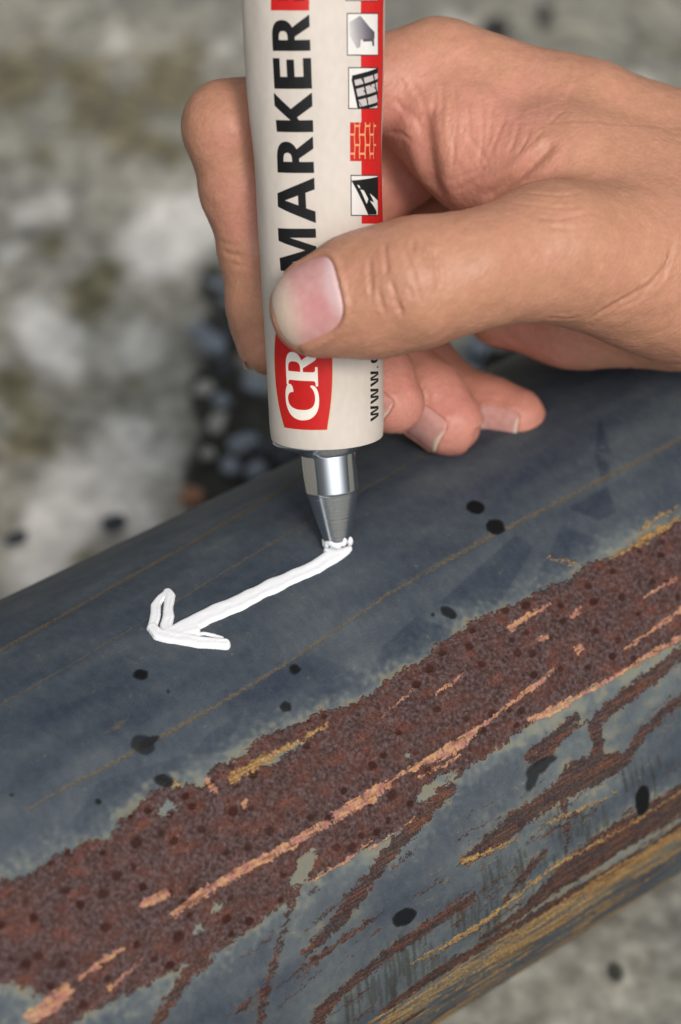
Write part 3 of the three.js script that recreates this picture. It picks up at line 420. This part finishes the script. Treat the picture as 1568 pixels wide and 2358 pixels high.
  // web address up the right edge
  for (const [c, a, b, x0] of [['w', 932, 968, 853], ['w', 892, 928, 853], ['w', 852, 888, 853], ['.', 843, 847, 867.5], ['c', 818, 836, 853], ['r', 800, 812, 853], ['c', 782, 798, 853]]) letter(c, x0, 871.5, a, b, 'bold 200px sans-serif', INK, 0);
  // faint print grain
  const img = k.getImageData(0, 0, CW, CH), R = rng(9); for (let i = 0; i < CW * CH; i++) { const v = (R() - 0.5) * 5 + 2.5 * n3((i % CW) * 0.02, (i / CW | 0) * 0.02, 3); img.data[i * 4] += v; img.data[i * 4 + 1] += v; img.data[i * 4 + 2] += v; } k.putImageData(img, 0, 0);
  const map = new THREE.CanvasTexture(cv); map.colorSpace = THREE.SRGBColorSpace; map.wrapS = map.wrapT = THREE.ClampToEdgeWrapping; map.magFilter = THREE.LinearFilter;
  const body = mesh('tube_body', tubeG(geoFrom(pos, idx, null, uv)), new THREE.MeshPhysicalMaterial({ map, roughness: 0.5, specularIntensity: 0.5 }), root);
  body.userData.label = 'off white squeeze tube printed with black and red lettering';
  const crimp = new THREE.BoxGeometry(33, 7, 1.5, 24, 1, 1); crimp.translate(0, LEN + 3.2, 0); mesh('crimp', tubeG(crimp), new THREE.MeshStandardMaterial({ color: 0xcfccc8, roughness: 0.4, metalness: 0.4 }), root);
  // --- metal neck and nozzle, turned on a lathe (y runs from the tube down to the tip), a little askew
  const tipT = tip.clone().sub(bottom), nl = tipT.length(), nAx = tipT.clone().normalize();
  const nf = V(0, 0, 1).addScaledVector(nAx, -nAx.z).normalize(), nr = V().crossVectors(nAx, nf), mn = new THREE.Matrix4().makeBasis(nr, nAx, nf).setPosition(bottom.clone().sub(tip));
  const lathe = (pts) => { const g = new THREE.LatheGeometry(pts.map((p) => new THREE.Vector2(p[0], p[1])), 96); g.applyMatrix4(mn); g.scale(MM, MM, MM); return g; };
  const metal = new THREE.MeshStandardMaterial({ color: new THREE.Color().setRGB(0.72, 0.74, 0.76), metalness: 1, roughness: 0.09 }), metal2 = new THREE.MeshStandardMaterial({ color: new THREE.Color().setRGB(0.70, 0.74, 0.78), metalness: 1, roughness: 0.22 });
  mesh('shoulder', lathe([[0.5, -0.3], [10.2, -0.3], [10.25, 0.35], [9.9, 0.75], [8.2, 1.5], [6.6, 2.2], [5.6, 2.75], [5.25, 3.2]]), metal2, root);
  const c0 = nl * 0.505;
  mesh('neck_ring', lathe([[5.1, 2.6], [5.12, 3.1], [5.14, 3.6], [5.14, c0 - 0.5], [5.08, c0 - 0.2], [4.9, c0]]), metal, root);
  const cone = []; for (let i = 0; i <= 110; i++) { const t = i / 110; cone.push([mix(4.88, 2.25, t) + 0.010 * Math.sin(t * 90) * (0.5 + 0.5 * n3(t * 9, 0, 0)) + 0.01 * n3(t * 60, 3, 0), mix(c0, nl, t)]); } cone.push([2.0, nl + 0.15], [0.6, nl + 0.2]);
  mesh('nozzle', lathe(cone), metal2, root);
  // wet paint clinging round the tip
  { const p = [], ix = [], NU = 72, NV = 18; for (let i = 0; i <= NU; i++) for (let j = 0; j <= NV; j++) { const a = i / NU * 2 * Math.PI, b = j / NV * 2 * Math.PI, ca = Math.cos(a), sa = Math.sin(a), r = 0.42 + 0.22 * n3(ca * 1.5, sa * 1.5, 3) + 0.12 * n3(ca * 4, sa * 4, 8), y = nl - 0.75 + 0.45 * n3(ca * 1.2, sa * 1.2, 14) + 0.12 * n3(ca * 5, sa * 5, 1); p.push(ca * (2.4 + r * Math.cos(b)), y + r * 1.35 * Math.sin(b), sa * (2.4 + r * Math.cos(b))); }
    for (let i = 0; i < NU; i++) for (let j = 0; j < NV; j++) { const a = i * (NV + 1) + j, b = a + NV + 1; ix.push(a, a + 1, b, a + 1, b + 1, b); } const g = geoFrom(p, ix); g.applyMatrix4(mn); g.scale(MM, MM, MM); const m = mesh('wet_paint', g, new THREE.MeshPhysicalMaterial({ color: new THREE.Color().setRGB(0.8, 0.8, 0.81), roughness: 0.36, side: THREE.DoubleSide }), root); m.userData.label = 'white wet paint clinging round the nozzle tip'; }
  tag(root, 'off white paint marker tube with metal nozzle held upright by hand', 'marker');
}
// ------------------------------------------------------------------ the hand
{
  const B = bench;
  // round cones (a, b, ra, rb) in mm
  const cone = (a, b, ra, rb) => { const ba = b.clone().sub(a), l2 = ba.lengthSq(), rr = ra - rb, a2 = l2 - rr * rr; return { ax: a.x, ay: a.y, az: a.z, bx: ba.x, by: ba.y, bz: ba.z, ra, rb, l2, rr, a2, il2: 1 / l2, sg: Math.sign(rr) }; };
  const dCone = (c, x, y, z) => { // exact round cone
    const px = x - c.ax, py = y - c.ay, pz = z - c.az, yy = px * c.bx + py * c.by + pz * c.bz, zz = yy - c.l2;
    const ux = px * c.l2 - c.bx * yy, uy = py * c.l2 - c.by * yy, uz = pz * c.l2 - c.bz * yy, x2 = ux * ux + uy * uy + uz * uz, y2 = yy * yy * c.l2, z2 = zz * zz * c.l2, k = c.sg * c.rr * c.rr * x2;
    if (Math.sign(zz) * c.a2 * z2 > k) return Math.sqrt(x2 + z2) * c.il2 - c.rb;
    if (Math.sign(yy) * c.a2 * y2 < k) return Math.sqrt(x2 + y2) * c.il2 - c.ra;
    return (Math.sqrt(x2 * c.a2 * c.il2) + yy * c.rr) * c.il2 - c.ra;
  };
  const smin = (a, b, k) => { const h = Math.max(k - Math.abs(a - b), 0) / k; return Math.min(a, b) - h * h * h * k / 6; };
  const chain = (pts) => { const o = []; for (let i = 0; i < pts.length - 1; i++) o.push(cone(pts[i][0], pts[i + 1][0], pts[i][1], pts[i + 1][1])); return o; };
  const P = (x, y, w, r) => [B(x, y, w), r];
  const palm = [
    ...chain([P(1010, 160, -8, 9.4), P(1330, 300, -8, 13.0), P(1640, 470, -14, 20)]),
    ...chain([P(1075, 260, -26, 10), P(1380, 390, -28, 14), P(1660, 500, -24, 20)]),
    ...chain([P(1140, 390, -42, 9.5), P(1640, 540, -34, 18)]),
    ...chain([P(1210, 500, -54, 8.5), P(1640, 580, -38, 17)]),
    ...chain([P(1125, 372, -1, 11.2), P(1300, 420, 2, 14), P(1500, 500, -2, 17)]),
    ...chain([P(955, 225, -4, 8.6), P(1050, 310, -2, 10.6)]), ...chain([P(920, 225, -10, 8.4), P(935, 330, -18, 9.2)]),
    ...chain([P(1160, 715, -28, 7.4), P(1330, 725, -24, 9.6), P(1560, 700, -18, 13)]),
    ...chain([P(1640, 545, -14, 23.5), P(2000, 560, -18, 24), P(3400, 500, -30, 33)]),
  ];
  const fingers = {
    thumb: [...chain([P(722, 712, 30.2, 7.4), P(830, 680, 31.5, 9.6), P(950, 654, 33, 10.9), P(1090, 622, 32, 9.7), P(1270, 578, 24, 12), P(1560, 630, 6, 16.8)]),
      ...chain([P(742, 690, 30.4, 6.6), P(850, 655, 31, 8.4)]), ...chain([P(742, 728, 30.4, 6.4), P(850, 705, 31, 8.2)])],
    index: [...chain([P(1005, 155, -6, 9.2), P(760, 222, 0, 8.6), P(526, 296, 8, 8.0), P(556, 430, 5, 7.5), P(594, 578, 2, 6.9), P(612, 690, -1, 7.2), P(622, 784, -3, 6.5)]), cone(B(540, 285, 6), B(520, 288, 6), 7.4, 7.6)],
    middle: chain([P(1072, 262, -25, 9.8), P(690, 545, -17, 8.4), P(800, 790, -12, 7.3), P(855, 860, -9, 7.6), P(904, 925, -6.5, 6.2)]),
    ring: chain([P(1135, 390, -42, 9.2), P(770, 690, -32, 7.8), P(900, 840, -26, 7.2), P(980, 912, -22.5, 7.6), P(1034, 972, -20, 6.8)]),
    pinky: chain([P(1210, 500, -54, 8), P(930, 775, -46, 6.6), P(1050, 918, -36, 6.5), P(1120, 942, -33, 6.5), P(1186, 960, -30, 6.0)]),
  };
  const fk = Object.keys(fingers), kJoin = { thumb: 3, index: 5, middle: 5, ring: 5, pinky: 5 }, kSelf = { thumb: 6, index: 4, middle: 4, ring: 4, pinky: 4 };
  const boxes = {}; for (const f of fk) { let lo = V(1e9, 1e9, 1e9), hi = V(-1e9, -1e9, -1e9); for (const c of fingers[f]) for (const [x, y, z, r] of [[c.ax, c.ay, c.az, c.ra], [c.ax + c.bx, c.ay + c.by, c.az + c.bz, c.rb]]) { lo.min(V(x - r, y - r, z - r)); hi.max(V(x + r, y + r, z + r)); } boxes[f] = [lo, hi]; }
  const field = (x, y, z) => {
    let dp = 1e9; for (const c of palm) dp = dp > 1e8 ? dCone(c, x, y, z) : smin(dp, dCone(c, x, y, z), 7);
    let d = dp;
    for (const f of fk) {
      const [lo, hi] = boxes[f], ex = Math.max(lo.x - x, 0, x - hi.x), ey = Math.max(lo.y - y, 0, y - hi.y), ez = Math.max(lo.z - z, 0, z - hi.z);
      if (ex * ex + ey * ey + ez * ez > 100 && ex * ex + ey * ey + ez * ez > (Math.abs(d) + 8) ** 2) continue;
      let df = 1e9; for (const c of fingers[f]) df = df > 1e8 ? dCone(c, x, y, z) : smin(df, dCone(c, x, y, z), kSelf[f]);
      const k = f === 'thumb' ? mix(2.2, 13, sstep(22, 48, x)) : kJoin[f];
      d = smin(d, smin(dp, df, k), 0.9);
    }
    return d;
  };
  const grad = (x, y, z, e = 0.05) => { const d = V(field(x + e, y, z) - field(x - e, y, z), field(x, y + e, z) - field(x, y - e, z), field(x, y, z + e) - field(x, y, z - e)); return d.normalize(); };
  const hit = (x, y) => { const d = ray(x, y); let t = DIST - 62; for (let i = 0; i < 90; i++) { const q = field(d.x * t, d.y * t, DIST + d.z * t); if (q < 0.02) break; t += q * 0.9; if (t > DIST + 90) return null; } return V(d.x * t, d.y * t, DIST + d.z * t); };

  // ---- nails: a plate on each fingertip, its own mesh
  const nailSpec = [
    { f: 'thumb', a: B(870, 668, 32), tip: B(716, 713, 30.2), dor: V(-0.02, 0.22, 1), x0: -7.3, x1: 5.9, half: 7.1, name: 'thumbnail', free: 0.80, sq: 3.2 },
    { f: 'index', a: B(594, 578, 2), tip: B(622, 784, -3), dor: V(-0.5, 0, -0.85), x0: -5.5, x1: 5.8, half: 5.2, name: 'fingernail', free: 0.85, sq: 4 },
    { f: 'middle', a: B(800, 790, -12), tip: B(904, 925, -6.5), dor: V(-0.50, -0.52, 0.70), x0: -5.6, x1: 3.4, half: 4.4, name: 'fingernail', free: 0.95, sq: 5 },
    { f: 'ring', a: B(900, 840, -26), tip: B(1034, 972, -20), dor: V(-0.45, -0.56, 0.70), x0: -6.2, x1: 3.0, half: 4.5, name: 'fingernail', free: 0.95, sq: 5 },
    { f: 'pinky', a: B(1050, 918, -36), tip: B(1186, 960, -30), dor: V(-0.12, -0.46, 0.88), x0: -5.0, x1: 3.2, half: 3.7, name: 'fingernail', free: 0.95, sq: 5 },
  ];
  for (const n of nailSpec) {
    n.dir = n.tip.clone().sub(n.a).normalize(); n.dor.addScaledVector(n.dir, -n.dor.dot(n.dir)).normalize(); n.side = V().crossVectors(n.dir, n.dor).normalize();
    n.inside = (p) => { // -1 in the heart of the nail, 0 at its rim
      const q = p.clone().sub(n.tip), h = q.dot(n.dor); if (h < 0.4) return 9; const cx = (n.x0 + n.x1) / 2, hx = (n.x1 - n.x0) / 2, a = (q.dot(n.dir) - cx) / hx, b = q.dot(n.side) / n.half; return Math.pow(Math.pow(Math.abs(a), n.sq) + Math.pow(Math.abs(b), n.sq), 1 / n.sq) - 1; };
  }
  const nailGeo = (n) => {
    const NA = 44, NB = 36, hx = (n.x1 - n.x0) / 2, cx = (n.x0 + n.x1) / 2, top = [], col = [];
    const surf = (x, s) => { // height of the finger's back over its axis
      const xx = Math.min(x, n.x1 * (n.f === 'thumb' ? 1.5 : 0.45)), o = n.tip.clone().addScaledVector(n.dir, xx).addScaledVector(n.side, s); let h = 0; for (let i = 0; i < 60; i++) { const p = o.clone().addScaledVector(n.dor, h), q = field(p.x, p.y, p.z); if (q > -0.01) break; h += Math.max(0.05, -q * 0.8); } return h - Math.max(0, x - xx) * 0.16; };
    for (let i = 0; i <= NA; i++) for (let j = 0; j <= NB; j++) {
      let a = i / NA * 2 - 1, b = j / NB * 2 - 1; const m = Math.max(Math.abs(a), Math.abs(b)), L = Math.pow(Math.pow(Math.abs(a), n.sq) + Math.pow(Math.abs(b), n.sq), 1 / n.sq) || 1; a *= m / L; b *= m / L;
      const x = cx + a * hx, s = b * n.half * 0.985, h = surf(x, s) + 0.10 - 0.35 * sstep(0.75, 1, Math.abs(b)) - 0.3 * sstep(-0.86, -1, a) + 0.02 * Math.sin(b * 40);
      top.push(n.tip.clone().addScaledVector(n.dir, x).addScaledVector(n.side, s).addScaledVector(n.dor, h));
      const t = (a + 1) / 2 - 0.10 * b * b, fr = sstep(n.free - 0.05, n.free + 0.02, t), lun = 1 - sstep(0.10, 0.30, (a + 1) / 2 + b * b * 0.16), v = 0.03 * n3(x * 0.5, s * 0.5, n.half * 7), red = n.f === 'thumb' ? sstep(0.2, 0.9, 1 - Math.hypot((a + 0.25) / 0.75, (b + 0.42) / 0.75)) : 0;
      const c0 = n.f === 'thumb' ? [0.62 + v, 0.32 + v, 0.30 + v] : [0.56 + v, 0.29 + v, 0.25 + v], c1 = [0.68, 0.55, 0.43], c2 = [0.68, 0.51, 0.51], c3 = [0.60, 0.24, 0.25];
      for (let q = 0; q < 3; q++) col.push(mix(mix(mix(c0[q], c3[q], red * 0.5), c2[q], lun * 0.7), c1[q], n.f === 'thumb' ? sstep(0.5, 0.85, t) * 0.85 : fr));
    }
    const pos = [], cc = [], idx = [], R1 = NB + 1, n0 = top.length;
    for (const p of top) pos.push(p.x * MM, p.y * MM, p.z * MM); for (const p of top) { const q = p.clone().addScaledVector(n.dor, -0.5); pos.push(q.x * MM, q.y * MM, q.z * MM); }
    cc.push(...col, ...col);
    for (let i = 0; i < NA; i++) for (let j = 0; j < NB; j++) { const a = i * R1 + j, b = a + 1, c = a + R1, d = c + 1; idx.push(a, c, b, b, c, d, n0 + a, n0 + b, n0 + c, n0 + b, n0 + d, n0 + c); }
    const rim = []; for (let j = 0; j < NB; j++) rim.push(j); for (let i = 0; i < NA; i++) rim.push(i * R1 + NB); for (let j = NB; j > 0; j--) rim.push(NA * R1 + j); for (let i = NA; i > 0; i--) rim.push(i * R1);
    for (let i = 0; i < rim.length; i++) { const a = rim[i], b = rim[(i + 1) % rim.length]; idx.push(a, b, n0 + a, b, n0 + b, n0 + a); }
    return geoFrom(pos, idx, cc);
  };

  // ---- creases: lines pressed into the skin, laid over the modelled surface
  const Z = (pts) => pts.map(([x, y]) => [842 + x / 2.16, y / 2.16]);
  const lines = []; // {pts, depth, width}
  const crease = (pts, depth, width) => { const o = []; for (let i = 0; i < pts.length - 1; i++) for (let j = 0; j < 4; j++) { const h = hit(mix(pts[i][0], pts[i + 1][0], j / 4), mix(pts[i][1], pts[i + 1][1], j / 4)); if (h) { if (o.length && o[o.length - 1].distanceTo(h) > 6) { if (o.length > 1) lines.push({ p: o.splice(0), depth, width }); o.length = 0; } o.push(h); } } if (o.length > 1) lines.push({ p: o, depth, width }); };
  for (const l of [[[90, 1200], [100, 1300], [115, 1400]], [[185, 1230], [225, 1330], [250, 1420], [290, 1560]], [[125, 1390], [150, 1490], [185, 1580]], [[55, 1410], [80, 1510], [112, 1600]], [[15, 1270], [22, 1390], [42, 1510]], [[340, 1240], [355, 1350], [372, 1480]], [[265, 1170], [300, 1280], [320, 1350]], [[230, 1190], [240, 1280]], [[160, 1500], [190, 1600]], [[215, 1420], [245, 1520]]]) crease(Z(l), 0.34, 0.45);
  for (const l of [[[960, 690], [860, 780], [760, 870], [640, 960], [530, 1020]]]) crease(Z(l), 0.8, 1.2);
  crease(Z([[285, 520], [292, 640], [305, 760], [335, 900], [395, 1040]]), 1.0, 2.1);
  for (const l of [[[350, 420], [340, 520], [320, 600]], [[440, 400], [448, 560], [440, 760], [425, 900]], [[505, 480], [515, 620], [520, 760]], [[570, 450], [585, 620], [575, 760], [550, 860]], [[640, 480], [615, 640], [600, 780]], [[700, 560], [650, 690], [600, 800]], [[765, 600], [740, 700], [690, 800]], [[820, 620], [790, 720], [740, 800]], [[880, 640], [820, 740]], [[425, 470], [420, 640], [440, 800]], [[380, 380], [375, 540], [380, 700]], [[470, 620], [560, 740], [640, 860]], [[400, 900], [520, 860], [640, 820]], [[430, 960], [540, 900], [650, 860]], [[900, 620], [960, 560], [1010, 540]], [[760, 870], [840, 830], [930, 830]], [[780, 900], [900, 880], [1010, 900]], [[740, 950], [860, 960], [990, 970], [1100, 950]], [[720, 1000], [860, 1020], [1000, 1030], [1120, 1010]], [[820, 1080], [960, 1090], [1100, 1060], [1200, 1060]], [[900, 1130], [1040, 1140], [1160, 1110]]]) crease(Z(l), 0.17, 0.42);
  for (const l of [[[200, 520], [250, 600], [280, 690]], [[220, 400], [280, 490], [300, 580]], [[130, 480], [200, 560], [250, 640]], [[110, 660], [180, 660], [260, 720]], [[160, 380], [210, 470]]]) crease(Z(l), 0.25, 0.5);
  for (let q = 0; q < 8; q++) { const e = q * 26; crease(Z([[1540, 1140 + e], [1515 - e * 0.3, 1290 + e * 0.7], [1420 - e * 0.5, 1400 + e * 0.6], [1290 - e * 0.6, 1480 + e * 0.4], [1140 - e * 0.4, 1540 + e * 0.35]]), 0.14, 0.5); }
  for (const l of [[[930, 1620], [1100, 1690], [1300, 1700]], [[880, 1580], [1010, 1590], [1100, 1570]], [[980, 1680], [1150, 1730], [1400, 1720]]]) crease(Z(l), 0.2, 0.6);
  crease([[506, 575], [535, 588], [575, 592]], 0.35, 0.7); crease([[502, 556], [530, 566], [570, 566]], 0.25, 0.6); crease([[520, 600], [548, 612], [580, 612]], 0.2, 0.5);
  crease([[970, 868], [985, 905], [988, 950]], 0.15, 0.4);

  // ---- mesh the field: sparse blocks, then surface nets; the forearm beyond the bench edge is meshed in longer cells
  const H = 0.42, X0 = -36, WX = 72, KX = 9, Y0 = 4, Y1 = 101, Z0 = -70, Z1 = 52;
  const xw = (u) => u < WX ? u : WX + (u - WX) * KX;
  const NX = Math.ceil((WX + 22 - X0) / H / 16) * 16, NY = Math.ceil((Y1 - Y0) / H / 16) * 16, NZ = Math.ceil((Z1 - Z0) / H / 16) * 16;
  const F = new Float32Array((NX + 1) * (NY + 1) * (NZ + 1)).fill(9), SX = 1, SY = NX + 1, SZ = (NX + 1) * (NY + 1);
  let evals = 0;
  const BS = 4, SUP = 16; // coarse blocks first, then small ones
  const blockField = (bx, by, bz, n) => { const xa = xw(X0 + bx * H), xb = xw(X0 + (bx + n) * H); return [field((xa + xb) / 2, Y0 + (by + n / 2) * H, Z0 + (bz + n / 2) * H), Math.hypot((xb - xa) / 2, n / 2 * H, n / 2 * H) + 0.7]; };
  const fillIn = (bx, by, bz, n) => { for (let z = 0; z <= n; z++) for (let y = 0; y <= n; y++) { let o = (bz + z) * SZ + (by + y) * SY + bx; for (let x = 0; x <= n; x++, o++) if (F[o] === 9) F[o] = -9; } };
  for (let cz = 0; cz < NZ; cz += SUP) for (let cy = 0; cy < NY; cy += SUP) for (let cx = 0; cx < NX; cx += SUP) {
    const [d0, r0] = blockField(cx, cy, cz, SUP);
    if (Math.abs(d0) > r0) { if (d0 < 0) fillIn(cx, cy, cz, SUP); continue; }
    for (let bz = cz; bz < cz + SUP; bz += BS) for (let by = cy; by < cy + SUP; by += BS) for (let bx = cx; bx < cx + SUP; bx += BS) {
      const [d1, r1] = blockField(bx, by, bz, BS);
      if (Math.abs(d1) > r1) { if (d1 < 0) fillIn(bx, by, bz, BS); continue; }
      for (let z = 0; z <= BS; z++) for (let y = 0; y <= BS; y++) for (let x = 0; x <= BS; x++) { const o = (bz + z) * SZ + (by + y) * SY + bx + x; if (Math.abs(F[o]) === 9) { F[o] = field(xw(X0 + (bx + x) * H), Y0 + (by + y) * H, Z0 + (bz + z) * H); evals++; } }
    }
  }
  const vid = new Int32Array(F.length).fill(-1), vp = [], cells = [];
  const E8 = []; for (let q = 0; q < 8; q++) E8.push([(q & 1), (q >> 1) & 1, q >> 2]);
  const ED = [[0, 1], [2, 3], [4, 5], [6, 7], [0, 2], [1, 3], [4, 6], [5, 7], [0, 4], [1, 5], [2, 6], [3, 7]];
  const off = E8.map(([x, y, z]) => x * SX + y * SY + z * SZ);
  for (let z = 0; z < NZ; z++) for (let y = 0; y < NY; y++) for (let x = 0; x < NX; x++) {
    const o = z * SZ + y * SY + x; let m = 0; for (let q = 0; q < 8; q++) if (F[o + off[q]] < 0) m++; if (m === 0 || m === 8) continue;
    let cx = 0, cy = 0, cz = 0, c = 0; for (const [a, b] of ED) { const fa = F[o + off[a]], fb = F[o + off[b]]; if ((fa < 0) === (fb < 0)) continue; const t = fa / (fa - fb); cx += mix(E8[a][0], E8[b][0], t); cy += mix(E8[a][1], E8[b][1], t); cz += mix(E8[a][2], E8[b][2], t); c++; }
    vid[o] = vp.length / 3; vp.push(xw(X0 + (x + cx / c) * H), Y0 + (y + cy / c) * H, Z0 + (z + cz / c) * H); cells.push(o);
  }
  const idx = [];
  for (const o of cells) {
    const x = o % SY, y = ((o / SY) | 0) % (NY + 1), z = (o / SZ) | 0;
    const quad = (sa, sb, sc, ok) => { if (!ok) return; const s0 = F[o] < 0, s1 = F[o + sa] < 0; if (s0 === s1) return; const a = vid[o], b = vid[o - sb], c = vid[o - sb - sc], d = vid[o - sc]; if (a < 0 || b < 0 || c < 0 || d < 0) return; if (s0) idx.push(a, b, c, a, c, d); else idx.push(a, c, b, a, d, c); };
    quad(SX, SY, SZ, y > 0 && z > 0); quad(SY, SZ, SX, x > 0 && z > 0); quad(SZ, SX, SY, x > 0 && y > 0);
  }
  // ---- onto the true surface; then creases, skin relief, nail beds and the skin's own colour
  const nv = vp.length / 3, col = new Float32Array(vp.length), nrm = new Float32Array(vp.length), vv = V();
  { const g0 = geoFrom(new Float32Array(vp), new Uint32Array(idx)); nrm.set(g0.attributes.normal.array); }
  const groove = new Float32Array(nv);
  for (const l of lines) {
    const lo = V(1e9, 1e9, 1e9), hi = V(-1e9, -1e9, -1e9); for (const p of l.p) { lo.min(p); hi.max(p); } const m = l.width * 3, n = l.p.length;
    for (let i = 0; i < nv; i++) { const x = vp[i * 3], y = vp[i * 3 + 1], z = vp[i * 3 + 2]; if (x < lo.x - m || x > hi.x + m || y < lo.y - m || y > hi.y + m || z < lo.z - m || z > hi.z + m) continue;
      let best = 1e9, bt = 0; for (let j = 0; j < n - 1; j++) { const a = l.p[j], b = l.p[j + 1], dx = b.x - a.x, dy = b.y - a.y, dz = b.z - a.z, t = clamp(((x - a.x) * dx + (y - a.y) * dy + (z - a.z) * dz) / (dx * dx + dy * dy + dz * dz + 1e-9)), q = (x - a.x - dx * t) ** 2 + (y - a.y - dy * t) ** 2 + (z - a.z - dz * t) ** 2; if (q < best) { best = q; bt = (j + t) / (n - 1); } }
      const wob = l.width > 1 ? 1 : 0.75 + 0.3 * n3(x * 0.5, y * 0.5, z * 0.5), d = Math.sqrt(best) / l.width, end = sstep(0, 0.18, bt) * sstep(1, 0.82, bt); groove[i] += end * wob * l.depth * (Math.exp(-d * d) - 0.35 * Math.exp(-((d - 1.7) ** 2))); }
  }
  const pinks = [[B(722, 712, 30), 11, 0.25], [B(910, 920, -4), 15, 0.9], [B(1040, 965, -18), 16, 0.9], [B(1190, 960, -28), 15, 0.8], [B(1120, 330, 8), 15, 0.55], [B(930, 300, 0), 14, 0.8], [B(940, 430, -15), 14, 0.9], [B(1060, 440, 4), 10, 0.7], [B(560, 330, 12), 8, 0.35], [B(565, 480, 10), 9, 0.45], [B(1180, 770, -16), 18, 0.6], [B(960, 830, -30), 14, 0.7], [B(590, 800, 4), 7, 0.2], [B(1340, 800, 0), 16, 0.35]];
  for (let i = 0; i < nv; i++) {
    const x = vp[i * 3], y = vp[i * 3 + 1], z = vp[i * 3 + 2]; vv.set(x, y, z);
    let dsp = 0;
    const near = x < WX ? 1 : 0;
    const r1 = 1 - Math.abs(n3(x * 0.95, y * 0.6, z * 0.8)), r2 = 1 - Math.abs(n3b(x * 0.65 + 30, y * 1.05, z * 0.9));
    dsp += near * (-0.075 * Math.pow(r1, 5) - 0.075 * Math.pow(r2, 5) + 0.03 * n3b(x * 2.1, y * 2.1, z * 2.1)) + 0.22 * n3(x * 0.07, y * 0.07, z * 0.07) + 0.07 * n3(x * 0.2, y * 0.2, z * 0.2 + 7);
    dsp -= Math.min(groove[i], 1.1);
    for (const n of nailSpec) if (vv.distanceToSquared(n.tip) < 300) { const q = n.inside(vv); if (q < 0.35) dsp += -0.5 * sstep(0.03, -0.05, q) + (n.f === 'thumb' ? 0.42 : 0.28) * Math.exp(-(((q - 0.09) / 0.08) ** 2)) * (vv.clone().sub(n.tip).dot(n.dir) < n.x1 * 0.5 ? 1 : 0.2); }
    vp[i * 3] = x + nrm[i * 3] * dsp; vp[i * 3 + 1] = y + nrm[i * 3 + 1] * dsp; vp[i * 3 + 2] = z + nrm[i * 3 + 2] * dsp;
    let pk = 0; for (const [c, r, s] of pinks) { const q = vv.distanceToSquared(c) / (r * r); if (q < 5) pk = Math.max(pk, s * Math.exp(-q)); }
    pk = clamp(pk + 0.16 * n3(x * 0.14, y * 0.14, z * 0.14) + 0.10 * n3(x * 0.5, y * 0.5, z * 0.5));
    const sp = 0.075 * n3b(x * 1.7, y * 1.7, z * 1.7) + 0.05 * n3(x * 0.32, y * 0.32, z * 0.32) + 0.03 * n3(x * 0.09 + 5, y * 0.09, z * 0.09);
    let c = [mix(0.47, 0.59, pk), mix(0.230, 0.238, pk), mix(0.142, 0.190, pk)];
    c[0] *= 1 + sp; c[1] *= 1 + sp * 1.15; c[2] *= 1 + sp * 1.2;
    col[i * 3] = c[0]; col[i * 3 + 1] = c[1]; col[i * 3 + 2] = c[2];
  }
  const root = base('person', B(1640, 545, -14)); const oo = B(1640, 545, -14);
  const fp = new Float32Array(vp.length); for (let i = 0; i < nv; i++) { fp[i * 3] = (vp[i * 3] - oo.x) * MM; fp[i * 3 + 1] = (vp[i * 3 + 1] - oo.y) * MM; fp[i * 3 + 2] = (vp[i * 3 + 2] - oo.z) * MM; }
  const g = geoFrom(fp, new Uint32Array(idx), col);
  const skin = mesh('hand', g, new THREE.MeshPhysicalMaterial({ vertexColors: true, roughness: 0.42, specularIntensity: 0.55 }), root);
  for (const n of nailSpec) { const ng = nailGeo(n); ng.translate(-oo.x * MM, -oo.y * MM, -oo.z * MM); mesh(n.name, ng, new THREE.MeshPhysicalMaterial({ vertexColors: true, roughness: 0.24, specularIntensity: 0.6 }), root); }
  tag(root, 'bare right hand pinching the marker tube between thumb and forefinger', 'person');
}
renderer.render(scene, camera);
